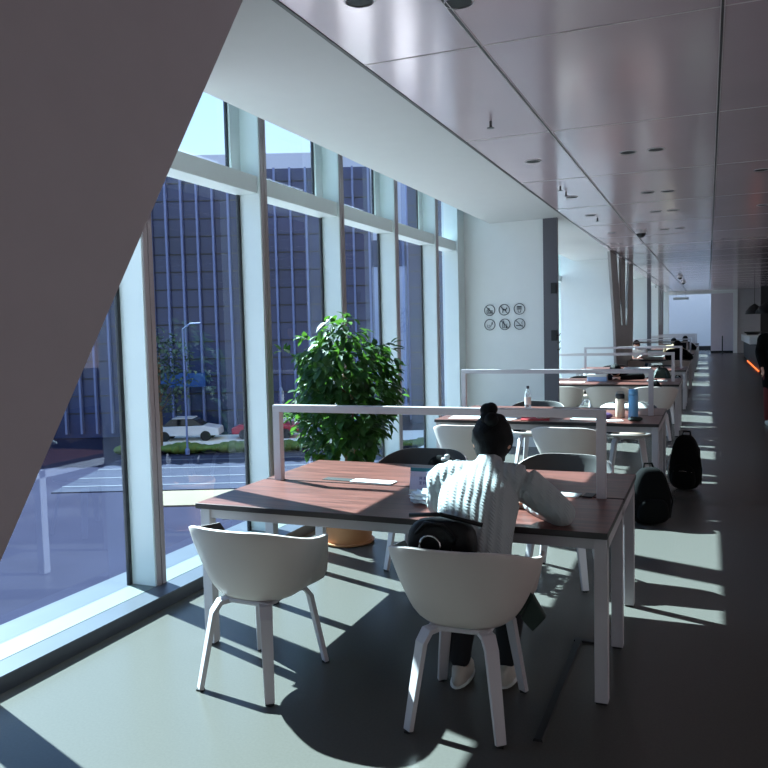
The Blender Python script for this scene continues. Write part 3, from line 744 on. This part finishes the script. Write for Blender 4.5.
def person(name, label, loc, rz, lean=.3, top='knit', legm='denim', hairc='hair', slump=False, bun=False, shoe='shoe', scale=1., group=None, off=None):
    t = thing(name, label, 'person', loc, rz, group); t.scale = (scale,)*3
    hip = Vector((0, 0, .53)); waist = Vector((0, .10*lean/.3, .70)); chest = Vector((0, .20*lean/.3, .865)); nb = Vector((0.02, .325*lean/.3, 1.005))
    if slump: waist = Vector((0, .12, .68)); chest = Vector((0, .34, .80)); nb = Vector((0, .50, .88))
    hd = nb+(Vector((.0, .085, .085)) if not slump else Vector((.03, .12, -.0)))
    sh = [Vector((s*.165, nb.y-.045, nb.z-.055)) for s in (-1, 1)]
    if off is None: off = {1: (Vector((.335, .33, .80)), Vector((.16, .56, .785))), -1: (Vector((-.215, .36, .80)), Vector((-.10, .62, .785)))}
    if slump: off = {1: (Vector((.36, .52, .79)), Vector((.06, .74, .79))), -1: (Vector((-.36, .52, .79)), Vector((-.06, .72, .79)))}
    # body: one continuous skin surface
    P = []; E = []
    pel = chain(P, E, [(hip, (.125, .09))])
    ch_ = chain(P, E, [(waist, (.11, .08)), (chest, (.135, .088)), (nb-Vector((0, .04, .06)), (.07, .05)), (nb+(hd-nb)*.45, (.043, .045)), (hd-Vector((0, .0, .02)), (.05, .055))], pel)
    ci = 2
    for s in (-1, 1):
        el, wr = off[s]; k = 0 if s < 0 else 1
        a = chain(P, E, [(sh[k], .040), ((sh[k]+el)/2, .034), (el, .034), ((el+wr)/2, .032), (wr, .022)], 3)
        hand(P, E, a, wr, (wr-el), s, right=s)
        kn = Vector((s*.11, .42, .50)); an = Vector((s*.10-.02, .36 if s > 0 else .30, .09))
        chain(P, E, [(Vector((s*.09, .08, .50)), .078), (kn, .055), ((kn+an)/2+Vector((0, -.02, 0)), .050), (an, .033), (an+Vector((0, .05, -.05)), .030), (an+Vector((0, .13, -.06)), .024)], pel)
    pitch = -.55 if not slump else -1.2
    R = Matrix.Rotation(pitch, 3, 'X')
    VOX[0] = .0055 if bun else .012
    body = skinmesh('body', P, E, M['skin'], t, 2, head=(hd, R)); VOX[0] = .008 if bun else .014
    # hair: cap around back and top of head
    bm = bmesh.new(); r = bmesh.ops.create_uvsphere(bm, u_segments=28, v_segments=20, radius=1)
    for v in r['verts']:
        x, y, z = v.co
        fx = 1.0
        yy = y*.108-.010; zz = z*.126+.010; xx = x*.093
        if y > .35 and z < .45: yy = min(yy, .03); xx *= .9; zz = zz*.8+.02
        if y < .2 and z < -.3: zz *= 1.05; xx *= .86; yy *= .92
        k = 1+.02*math.sin(14*x+9*z)
        v.co = R @ (Vector((xx, yy, zz))*k)+hd
    if bun:
        for (c, rr) in ((Vector((-.008, -.055, .120)), .034), (Vector((.012, -.075, .112)), .032), (Vector((-.012, -.045, .150)), .032), (Vector((.006, -.05, .156)), .030)):
            q = bmesh.ops.create_uvsphere(bm, u_segments=14, v_segments=10, radius=rr)
            for v in q['verts']: v.co = hd+v.co+c+Vector((0, 0, .0))
    ob('hair', bm, M[hairc], t, True)
    # sweater
    P = []; E = []
    st = chain(P, E, [(hip+Vector((0, -.005, -.03)), (.165, .13)), (waist, (.160, .125)), (chest, (.178, .118)), (nb-Vector((0, .05, .06)), (.135, .092)), (nb+Vector((0, .012, .005)), (.060, .058))])
    for s in (-1, 1):
        el, wr = off[s]; k = 0 if s < 0 else 1
        we = wr-(wr-el).normalized()*.015
        chain(P, E, [(sh[k]+Vector((0, .0, -.015)), .080), ((sh[k]*1.1+el*.9)/2, .072), (el, .060), ((el+wr)/2, .054), (we, .040)], 3)
    sw = skinmesh('sweater', P, E, M[top], t, 2)
    # trousers
    P = []; E = []
    pr_ = chain(P, E, [(hip+Vector((0, 0, -.02)), (.155, .11))])
    for s in (-1, 1):
        kn = Vector((s*.11, .42, .50)); an = Vector((s*.10-.02, .36 if s > 0 else .30, .12))
        chain(P, E, [(Vector((s*.09, .08, .50)), .092), (kn, .072), ((kn+an)/2+Vector((0, -.015, 0)), .064), (an, .050)], pr_)
    skinmesh('trousers', P, E, M[legm], t, 2)
    for s in (-1, 1):
        an = Vector((s*.10-.02, .36 if s > 0 else .30, 0))
        bm = bmesh.new(); q = bmesh.ops.create_uvsphere(bm, u_segments=18, v_segments=12, radius=1)
        for v in q['verts']:
            x, y, z = v.co; v.co = Vector((x*.046*(1-.12*(y < 0)), y*.135+.045, max(-.0, z*.045+.035 + (.028 if y < -.2 and z > 0 else 0))))+an
        so = ob('shoe', bm, M[shoe], t, True)
        bm = bmesh.new(); q = bmesh.ops.create_uvsphere(bm, u_segments=18, v_segments=6, radius=1)
        for v in q['verts']:
            x, y, z = v.co; v.co = Vector((x*.049, y*.138+.045, (z+1)*.010))+an
        ob('sole', bm, M['paper'], so, True)
    return t
person('person', 'person in cable-knit sweater with a hair bun, bent over the nearest desk', (-.90, 3.03, 0), R_(3), top='knit', bun=True)
person('person', 'person in black slumped face down over the third desk', (-1.34, 13.62, 0), R_(180), top='bag', slump=True)
person('person', 'person in black seen from behind at the fifth desk', (-.72, 20.3, 0), 0, top='bag')
person('person', 'person in a tan coat at the sixth desk, far away', (-.95, 24.1, 0), 0, top='tan')
person('person', 'person in pink and white facing us across the fifth desk', (-1.75, 22.4, 0), R_(180), top='paper')
person('person', 'person in dark clothes at the seventh desk, partly hidden', (-.75, 28.6, 0), 0, top='bag')

# standing person cut by the right edge
t = thing('person', 'standing person in black coat and dark red trousers at the right edge', 'person', (.97, 13.6, 0), R_(200))
P = []; E = []
pel = chain(P, E, [((0, 0, .92), (.13, .09))])
chain(P, E, [((0, 0, 1.12), (.12, .085)), ((0, .01, 1.33), (.15, .09)), ((0, .01, 1.44), (.07, .05)), ((0, .02, 1.52), .045), ((0, .03, 1.6), .05)], pel)
for s in (-1, 1):
    w_ = Vector((s*.25, .12, .90)); el = Vector((s*.24, -.02, 1.14))
    a = chain(P, E, [((s*.18, .0, 1.38), .048), ((s*.215, -.01, 1.26), .04), (tuple(el), .035), (tuple((el+w_)/2), .03), (tuple(w_), .022)], 2)
    hand(P, E, a, w_, w_-el, s, up=Vector((-s, 0, 0)), right=1)
    chain(P, E, [((s*.09, 0, .88), .085), ((s*.10, .02, .50), .058), ((s*.10, .0, .30), .052), ((s*.10, -.01, .09), .034), ((s*.10, .05, .045), .03), ((s*.10, .13, .03), .024)], pel)
P = [(Vector(p[0]), p[1]) for p in P]
body = skinmesh('body', P, E, M['skin'], t, 2, head=(Vector((0, .035, 1.63)), Matrix.Identity(3)))
bm = bmesh.new(); r = bmesh.ops.create_uvsphere(bm, u_segments=24, v_segments=16, radius=1)
for v in r['verts']:
    x, y, z = v.co; v.co = Vector((x*.092, (min(y, .3) if z < .4 else y)*.106+.022, z*.125+1.645-(.05 if z < -.3 and y < .2 else 0)))
ob('hair', bm, M['hair'], t, True)
P = []; E = []
chain(P, E, [(Vector((0, 0, .62)), (.19, .15)), (Vector((0, 0, .92)), (.19, .14)), (Vector((0, 0, 1.12)), (.17, .12)), (Vector((0, .01, 1.33)), (.195, .125)), (Vector((0, .0, 1.43)), (.10, .075)), (Vector((0, .01, 1.48)), (.065, .06))])
for s in (-1, 1): chain(P, E, [(Vector((s*.18, .0, 1.37)), .075), (Vector((s*.215, -.01, 1.26)), .066), (Vector((s*.24, -.02, 1.14)), .060), (Vector((s*.25, .10, .95)), .046)], 3)
skinmesh('coat', P, E, M['bag'], t, 2)
P = []; E = []; pr_ = chain(P, E, [(Vector((0, 0, .86)), (.15, .11))])
for s in (-1, 1): chain(P, E, [(Vector((s*.09, 0, .82)), .095), (Vector((s*.10, .01, .50)), .078), (Vector((s*.10, -.005, .12)), .065)], pr_)
skinmesh('trousers', P, E, M['redtrousers'], t, 2)
for s in (-1, 1):
    bm = bmesh.new(); q = bmesh.ops.create_uvsphere(bm, u_segments=16, v_segments=10, radius=1)
    for v in q['verts']: x, y, z = v.co; v.co = Vector((x*.05+s*.10, y*.14+.05, max(0, z*.05+.04)))
    ob('shoe', bm, M['paper'], t, True)

# ---------------------------------------------------------------- bags
def superell(bm, c, sx, sy, sz, e=.5, taper=.25, lean=0):
    q = bmesh.ops.create_uvsphere(bm, u_segments=28, v_segments=20, radius=1)
    f = lambda a: (abs(a)**e)*(1 if a >= 0 else -1)
    for v in q['verts']:
        x, y, z = v.co; n = max(abs(x), abs(y), abs(z)) or 1
        h = math.hypot(x, y)
        X, Y = (f(x/h)*h**e, f(y/h)*h**e) if h > 1e-6 else (0, 0)
        Z = f(z)
        k = 1-taper*(Z*.5+.5)**2
        v.co = Vector((X*sx*k, Y*sy*k+lean*(Z+1), Z*sz+sz))+Vector(c)
    return q
def backpack(label, loc, rz, w=.16, d=.10, h=.25, lean=.0, m='bag', group='backpacks on the floor'):
    t = thing('backpack', label, 'backpack', loc, rz, group)
    bm = bmesh.new(); superell(bm, (0, 0, 0), w, d, h, .55, .38, lean); b = ob('body', bm, M[m], t, True)
    bm = bmesh.new(); superell(bm, (0, -d*.85, .03), w*.75, d*.45, h*.42, .6, .2, lean*.5); p = ob('front_pocket', bm, M[m], t, True)
    bm = bmesh.new(); tube(bm, [(-w*.55, -d*1.15, h*.70), (0, -d*1.25, h*.74), (w*.55, -d*1.15, h*.70)], .004, 6); ob('zip', bm, M['chrome'], p)
    for s in (-1, 1):
        bm = bmesh.new(); tube(bm, [(s*w*.4, d*.7+lean*1.9, h*1.75), (s*w*.6, d*1.25+lean*1.4, h*1.4), (s*w*.62, d*1.35+lean*.8, h*.8), (s*w*.6, d*.95, h*.2)], [.014, .018, .016, .008], 8); ob('shoulder_strap', bm, M[m], t, True)
    bm = bmesh.new(); tube(bm, [(-.04, d*.4+lean*2, h*1.92), (-.03, d*.5+lean*2, h*2.1), (.03, d*.5+lean*2, h*2.1), (.04, d*.4+lean*2, h*1.92)], .009, 8); ob('carry_handle', bm, M[m], t, True)
    for s in (-1, 1):
        bm = bmesh.new(); tube(bm, [(s*w*.95, -d*.2, h*.2), (s*w*1.02, -d*.4, h*.8), (s*w*.8, -d*.6, h*1.3)], .006, 6); ob('side_strap', bm, M['lightgrey'] if s < 0 else M[m], t, True)
    return t
backpack('slumped black backpack on the floor behind the nearest desk corner', (-.44, 6.62, 0), R_(20), .17, .12, .23, -.02)
backpack('upright black backpack with grey side strap beside the second desk', (-.20, 8.12, 0), R_(-10), .155, .11, .265)
backpack('black backpack hung under the right end of the third desk', (-.70, 11.64, .455), R_(0), .13, .10, .18, m='bag', group='bags on chairs')
backpack('dark green backpack on the seat at the right end of the third desk', (-.70, 13.58, .455), R_(180), .17, .11, .23, m='green_bag', group='bags on chairs')
boxo_ = None
# stools that carry those two bags
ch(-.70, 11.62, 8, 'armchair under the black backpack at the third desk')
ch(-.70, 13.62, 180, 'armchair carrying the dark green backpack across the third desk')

# handbag behind the person on her seat
t = thing('handbag', 'black leather handbag with round strap handles behind the sitting person', 'bag', (-.99, 2.965, .455), R_(4))
bm = bmesh.new(); superell(bm, (0, 0, 0), .125, .05, .195, .6, -.30, .0); ob('body', bm, M['leather'], t, True)
bm = bmesh.new(); tube(bm, [(-.10, -.04, .33), (-.05, -.07, .385), (.02, -.075, .38), (.07, -.06, .33), (.05, -.065, .26), (0, -.07, .235), (-.06, -.065, .27)], .008, 8); ob('strap', bm, M['leather'], t, True)
bm = bmesh.new()
A = [(-.035+.042*math.cos(a), -.067, .29+.042*math.sin(a)) for a in [i*math.pi/9 for i in range(18)]]
tube(bm, A, .0055, 6, closed=True); r = ob('ring', bm, M['chrome'], t, True); r['label'] = 'dark metal ring'
bm = bmesh.new(); tube(bm, [(-.13, -.02, .40), (.0, -.03, .412), (.17, -.02, .375)], .009, 8); ob('top_edge', bm, M['leather'], t, True)
# cloth tail of a scarf hanging off the seat
t = thing('scarf', 'dark green scarf end hanging beside the front chair', 'scarf', (-.665, 3.14, .38), R_(0))
bm = bmesh.new(); prism(bm, [(-.05, 0, .02), (0, 0, .13), (.055, 0, .035), (.0, 0, -.03)], (0, .03, 0)); prism(bm, [(-.10, .0, .10), (-.04, 0, .17), (.0, 0, .12), (-.05, 0, .03)], (0, .025, 0)); ob('cloth', bm, M['green_bag'], t, bevel=.006)
# jacket on the far-left chair of the nearest desk
t = thing('jacket', 'dark jacket with patterned edge hung on the chair behind the laptop', 'jacket', (-1.64, 4.93, .60))
bm = bmesh.new()
superell(bm, (0, 0, 0), .11, .05, .085, .7, .3); ob('cloth', bm, M['bag'], t, True)
bm = bmesh.new()
for k in range(14):
    superell(bm, (.02+random.uniform(-.01, .15), -.05+random.uniform(-.02, .03), random.uniform(.02, .17)), .018, .012, .013, .8, 0)
q_ = ob('patterned_trim', bm, M['paper'], t, True); q_['label'] = 'black and white patterned edge'

# ---------------------------------------------------------------- things on the nearest desk
zt = .75
t = thing('card_stand', 'upright lilac and teal printed card standing on the nearest desk', 'card', (-1.33, 3.80, zt+.003), R_(2))
pv = (-.115, .115)
rt = Matrix.Rotation(R_(-14), 3, 'X')
bm = bmesh.new(); box(bm, -.115, .115, 0, .004, 0, .135, rot=rt, piv=Vector((0, 0, 0))); ob('card', bm, M['lilac'], t)
bm = bmesh.new(); box(bm, -.115, .115, -.0015, -.0005, .105, .134, rot=rt, piv=Vector((0, 0, 0))); ob('header_band', bm, M['teal'], t)
bm = bmesh.new(); box(bm, -.115, .115, -.0015, -.0005, .0, .02, rot=rt, piv=Vector((0, 0, 0))); ob('footer_band', bm, M['paper'], t)
# two rows of printed characters
bm = bmesh.new()
for row in range(2):
    for k in range(6):
        x0 = -.062+k*.021; z0 = .072-row*.024
        for a, b, c_, d_ in ((0, .014, 0, .003), (0, .014, .007, .010), (0, .014, .013, .016), (.005, .008, 0, .016)) if (k+row) % 2 else ((0, .014, .013, .016), (0, .003, 0, .016), (.011, .014, 0, .016), (0, .014, .006, .009)):
            box(bm, x0+a, x0+b, -.0022, -.0006, z0+c_, z0+d_, rot=rt, piv=Vector((0, 0, 0)))
ob('lettering', bm, M['violet'], t)
bm = bmesh.new(); box(bm, -.11, .11, 0, .004, 0, .12, rot=Matrix.Rotation(R_(22), 3, 'X'), piv=Vector((0, 0, 0))); o = ob('back_leg', bm, M['lilac'], t); o.location = (0, .055, .002)
# clear plastic bag
t = thing('plastic_bag', 'crumpled clear plastic bag on the desk by the sitting person', 'bag', (-1.27, 3.62, zt))
bm = bmesh.new(); q = bmesh.ops.create_icosphere(bm, subdivisions=4, radius=1)
for v in q['verts']:
    n = 1+.22*math.sin(9*v.co.x+5*v.co.y)*math.cos(11*v.co.z+4*v.co.x)+.12*math.sin(23*v.co.y)
    v.co = Vector((v.co.x*.095*n, v.co.y*.06*n, max(0, v.co.z*.035*n+.03)))
ob('film', bm, M['plastic'], t, True)
bm = bmesh.new(); superell(bm, (.02, -.02, .012), .045, .03, .012, .8, .1); ob('paper_filling', bm, M['bluegrey'], t, True)
def slab(name, label, cat, x, y, z, w_, d_, h_, rz, m, group=None, bev=.001):
    o = boxo(name, (-w_/2, w_/2, -d_/2, d_/2, 0, h_), m, bevel=bev); o.location = (x, y, z); o.rotation_euler = (0, 0, R_(rz)); return tag(o, label, cat, group)
slab('notebook', 'white notebook lying on the far half of the nearest desk', 'notebook', -1.75, 4.03, zt, .26, .085, .008, -3, M['paper'])
slab('desk_socket', 'flat dark socket plate beside the white notebook', 'socket', -1.97, 4.055, zt, .20, .07, .004, -3, M['black'])
slab('notebook', 'white notebook at the right of the nearest desk beyond the person', 'notebook', -.69, 3.98, zt, .19, .085, .007, -6, M['paper'])
slab('desk_mat', 'dark pad under the white notebook at the right', 'pad', -.55, 3.99, zt, .05, .085, .008, -6, M['black'])
slab('notebook', 'open notebook in front of the bent-over person', 'notebook', -.93, 3.72, zt, .26, .18, .008, 2, M['paper'])

# ---------------------------------------------------------------- things on the second desk
def flask(x, y, m, capm, h, r, label, strap=False):
    t = thing('flask', label, 'flask', (x, y, zt), 0, 'flasks on the second desk')
    bm = bmesh.new(); lathe(bm, [(r*.92, 0), (r, .01), (r, h*.78), (r*.95, h*.80)], 24); ob('bottle', bm, m, t, True)
    bm = bmesh.new(); lathe(bm, [(r*.97, h*.80), (r*.97, h*.95), (r*.85, h), (r*.2, h)], 24); ob('lid', bm, capm, t, True)
    if strap:
        bm = bmesh.new(); tube(bm, [(-r, 0, h*.9), (-r*.6, 0, h*1.07), (r*.6, 0, h*1.07), (r, 0, h*.9)], .006, 6); ob('loop', bm, M['lightgrey'], t, True)
    return t
flask(-.755, 7.55, M['cream'], M['black'], .225, .042, 'cream flask with a black lid on the second desk', True)
flask(-.635, 7.52, M['blue'], M['blue'], .27, .044, 'tall blue flask on the second desk')
t = thing('water_bottle', 'clear plastic bottle with a dark cap at the far side of the second desk', 'bottle', (-1.78, 8.30, zt))
bm = bmesh.new(); lathe(bm, [(.030, 0), (.034, .01), (.034, .15), (.028, .175), (.013, .20), (.013, .215)], 20); ob('bottle', bm, M['clear'], t, True)
bm = bmesh.new(); lathe(bm, [(.0155, .212), (.0155, .238)], 16); ob('cap', bm, M['sign'], t)
bm = bmesh.new(); lathe(bm, [(.0348, .04), (.0348, .12)], 20, cap=False); ob('label_band', bm, M['paper'], t)
slab('paper_sheet', 'white sheets at the left of the second desk', 'paper', -2.15, 7.30, zt, .34, .26, .006, 5, M['paper'])
slab('paper_sheet', 'white sheets behind the bun of the sitting person', 'paper', -1.80, 7.28, zt, .28, .24, .005, -12, M['paper'])
slab('paper_sheet', 'white sheet with yellow note near the middle of the second desk', 'paper', -1.02, 7.36, zt, .30, .20, .008, -4, M['paper'])
slab('paper_sheet', 'white paper lying below the flasks', 'paper', -.78, 7.30, zt, .14, .12, .004, 20, M['paper'])
slab('notebook', 'red folder on the second desk right of the bun', 'folder', -1.50, 7.32, zt, .26, .30, .01, 10, M['red'])
for x, y, s, m, lb in ((-1.42, 7.28, .045, 'paper', 'crumpled white tissue on the red folder'), (-.90, 7.45, .055, 'purple', 'purple pouch left of the cream flask'), (-.60, 7.30, .04, 'green_bag', 'small dark green pouch below the blue flask')):
    bm = bmesh.new(); q = bmesh.ops.create_icosphere(bm, subdivisions=3, radius=1)
    for v in q['verts']:
        n = 1+.2*math.sin(7*v.co.x+5*v.co.z)*math.cos(8*v.co.y); v.co = Vector((v.co.x*s*1.5*n, v.co.y*s*n, max(0, v.co.z*s*.55*n+s*.45)))
    o = ob('tissue' if m == 'paper' else 'pouch', bm, M[m], smooth=True); o.location = (x, y, zt+(.010 if m == 'paper' else 0)); tag(o, lb, 'tissue' if m == 'paper' else 'pouch')
# white garment over the chair across the second desk
t = thing('white_garment', 'white cloth draped over the chair behind the flasks', 'garment', (-.80, 8.80, .63))
bm = bmesh.new()
NX, NZ = 24, 5; G = []
for i in range(NX+1):
    f = i/NX; x = -.27+.54*f
    G.append([bm.verts.new((x, -.10-.06*j+.13*abs(f-.5)*2*0+.0, .115+.012*math.sin(11*f+j)-.022*j+.04*math.sin(math.pi*f))) for j in range(NZ)])
for i in range(NX):
    for j in range(NZ-1): bm.faces.new([G[i][j], G[i+1][j], G[i+1][j+1], G[i][j+1]])
g = ob('cloth', bm, M['paper'], t, True); so = g.modifiers.new('s', 'SOLIDIFY'); so.thickness = .02
# third desk
t = thing('tissue_box', 'blue and white packet on the third desk', 'box', (-1.60, 12.6, zt))
boxo('box', (-.15, .15, -.07, .07, 0, .10), M['bluegrey'], t, bevel=.006); boxo('lid', (-.15, .15, -.072, .072, .07, .11), M['paper'], t, bevel=.004)
slab('paper_sheet', 'white sheet at the left of the third desk', 'paper', -1.98, 12.3, zt, .45, .3, .006, 0, M['paper'])
slab('paper_sheet', 'white sheet on the right end of the third desk', 'paper', -.72, 12.6, zt, .3, .25, .012, 0, M['paper'])
slab('paper_sheet', 'papers on the fourth desk', 'paper', -1.3, 16.3, zt, .5, .3, .02, 0, M['paper'])
slab('paper_sheet', 'papers on the fifth desk', 'paper', -1.3, 21.2, zt, .5, .3, .05, 0, M['paper'])
t = thing('cap', 'white cap on the sixth desk far away', 'cap', (-.95, 25.42, zt))
bm = bmesh.new(); superell(bm, (0, 0, 0), .14, .14, .08, 1, .2); ob('crown', bm, M['paper'], t, True)

# loose cable cover on the floor
t = thing('cable_cover', 'dark cable channel running over the floor under the nearest desk', 'cable cover', (0, 0, 0))
bm = bmesh.new()
prism(bm, [(-.625, 2.93, 0), (-.585, 2.93, 0), (-.59, 2.93, .012), (-.62, 2.93, .012)], (0, 1.03, 0))
ob('long_run', bm, M['black'], t)
bm = bmesh.new(); box(bm, -.626, -.46, 3.96, 3.995, 0, .012); ob('short_run', bm, M['black'], t)

# ---------------------------------------------------------------- outside (one storey down)
G_ = -5.0
fx, fy = -.383, .924      # view axis on the ground
rxx, ryy = .924, .383
def OP(s, d, z=G_): return (rxx*s+fx*d, ryy*s+fy*d, z)
def oquad(name, s0, s1, d0, d1, z, m, label, cat):
    bm = bmesh.new(); prism(bm, [OP(s0, d0, z-.05), OP(s1, d0, z-.05), OP(s1, d1, z-.05), OP(s0, d1, z-.05)], (0, 0, .05)); return ob(name, bm, m)
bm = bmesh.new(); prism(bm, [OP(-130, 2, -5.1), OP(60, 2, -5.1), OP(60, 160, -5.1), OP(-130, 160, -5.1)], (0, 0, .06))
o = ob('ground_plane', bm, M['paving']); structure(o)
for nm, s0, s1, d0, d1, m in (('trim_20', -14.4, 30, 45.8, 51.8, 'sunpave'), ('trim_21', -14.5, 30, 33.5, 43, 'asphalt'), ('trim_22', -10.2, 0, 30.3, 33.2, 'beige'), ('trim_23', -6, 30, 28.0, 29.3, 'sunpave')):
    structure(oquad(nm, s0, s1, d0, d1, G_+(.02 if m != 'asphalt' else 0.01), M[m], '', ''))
bm = bmesh.new()
for d in (34.6, 36.6, 39.0, 41.6): prism(bm, [OP(-14.5, d, G_+.012), OP(30, d, G_+.012), OP(30, d+.18, G_+.012), OP(-14.5, d+.18, G_+.012)], (0, 0, .01))
structure(ob('trim_24', bm, M['line']))
bm = bmesh.new()
random.seed(3)
for k in range(60):
    s = -15+k*.45; q = bmesh.ops.create_icosphere(bm, subdivisions=2, radius=1)
    for v in q['verts']: v.co = Vector(OP(s+v.co.x*.5, 44.4+v.co.y*.7, G_+.25+v.co.z*(.26+.12*math.sin(k))))
o = ob('hedge', bm, M['hedge'], smooth=True); tag(o, 'low clipped hedge along the road outside', 'hedge')
# added unseen pale slab under the sill, bounces sunlight up to the soffit
structure(boxo('trim_25', (-6.6, -3.45, -12, 50, -1.7, -1.55), M['bounce_slab']))  # added unseen bounce slab, not a real trim
# facade
def facade(label, s0, s1, d, h, mats=('facade', 'facfin'), step=1.02):
    t = thing('office_building', label, 'building', OP((s0+s1)/2, d, G_), math.atan2(ryy, rxx))
    hw = (s1-s0)/2
    boxo('glass_wall', (-hw, hw, 0, 12, 0, h), M[mats[0]], t)
    bm = bmesh.new(); n = int((s1-s0)/step)
    for k in range(n+1): box(bm, -hw+k*step, -hw+k*step+.13, -.35, 0, .3, h)
    ob('fins', bm, M[mats[1]], t)
    bm = bmesh.new(); z = 1.6
    while z < h: box(bm, -hw, hw, -.06, 0, z, z+.07); z += 1.15
    ob('joints', bm, M['gasket'] if mats[0] == 'facade' else M['facfin'], t)
    return t
fb = facade('dark glass office building with pale vertical fins across the road', -62, -.6, 52, 17.4)
bm = bmesh.new(); prism(bm, [OP(-14.8, 51.1, -1.70), OP(-11.7, 51.1, -1.70), OP(-11.7, 51.1, -.80), OP(-14.8, 51.1, -.80)], Vector(OP(0, .3, 0))); o = ob('fascia_board', bm, M['bluesign']); tag(o, 'blank blue fascia board on the dark office building', 'sign')
facade('violet glass tower seen through the farther windows', 1.8, 30, 56, 26, ('facade', 'facfin'))
t = thing('white_building', 'plain white building behind the two glass buildings', 'building', OP(-14, 90, G_), math.atan2(ryy, rxx))
boxo('walls', (-24, 22, 0, 10, 0, 27), M['white_build'], t); boxo('window_band', (-24, 22, -.1, 0, 14, 17), M['facade'], t)
# tree
t = thing('street_tree', 'tree with grey-green leaves before the dark office building', 'tree', OP(-13.6, 47, G_))
bm = bmesh.new(); tube(bm, [(0, 0, 0), (.1, 0, 1.5), (0, .1, 3.2), (.2, 0, 5)], [.16, .13, .10, .05], 8)
for k in range(8):
    a = k*.8; tube(bm, [(0, 0, 2.0+k*.3), (math.cos(a)*.8, math.sin(a)*.8, 2.9+k*.4)], [.05, .02], 5)
ob('trunk', bm, M['bark'], t, True)
bm = bmesh.new()
for k in range(900):
    u = random.random()**.4; a = random.uniform(0, 6.28); b = random.uniform(-1, 1)
    p = Vector((math.cos(a)*math.sqrt(1-b*b)*2.3*u, math.sin(a)*math.sqrt(1-b*b)*2.3*u, 4.4+b*2.8*u)); leaf(bm, p, Vector((random.uniform(-1, 1), random.uniform(-1, 1), random.uniform(-.6, .6))), .34, .12)
o = ob('foliage', bm, M['treeleaf'], t, True); o['kind'] = 'stuff'
# cars
def car(label, s, d, m, rz):
    t = thing('car', label, 'car', OP(s, d, G_), math.atan2(ryy, rxx)+rz, 'parked cars outside')
    bm = bmesh.new(); prism(bm, [(-2.1, -.85, .35), (-2.1, -.85, .75), (-1.6, -.85, .95), (1.2, -.85, .98), (2.1, -.85, .8), (2.15, -.85, .35)], (0, 1.7, 0)); ob('body', bm, m, t, bevel=.08)
    bm = bmesh.new(); prism(bm, [(-1.5, -.75, .94), (-.9, -.72, 1.42), (.5, -.72, 1.42), (1.15, -.75, .96)], (0, 1.5, 0)); ob('cabin', bm, M['carglass'], t, bevel=.05)
    bm = bmesh.new(); prism(bm, [(-.85, -.70, 1.40), (-.8, -.7, 1.46), (.42, -.7, 1.46), (.5, -.7, 1.40)], (0, 1.42, 0)); ob('roof', bm, m, t)
    for x in (-1.3, 1.3):
        for yy in (-.86, .70):
            bm = bmesh.new(); tube(bm, [(x, yy, .33), (x, yy+.18, .33)], .33, 18); ob('wheel', bm, M['black'], t)
    return t
car('white car parked left beneath the tree outside', -12.6, 49.8, M['carwhite'], 0)
car('red car parked to the right of the white car outside', -7.6, 50.0, M['carred'], 0)
t = thing('lamp_post', 'thin grey lamp post by the road outside', 'post', OP(-11.1, 43.6, G_))
bm = bmesh.new(); lathe(bm, [(.12, 0), (.12, .3), (.06, .35), (.05, 7)], 12); ob('pole', bm, M['facfin'], t)
bm = bmesh.new(); tube(bm, [(0, 0, 7), (.5, 0, 7.3), (1.2, 0, 7.3)], .05, 8); ob('arm', bm, M['facfin'], t)
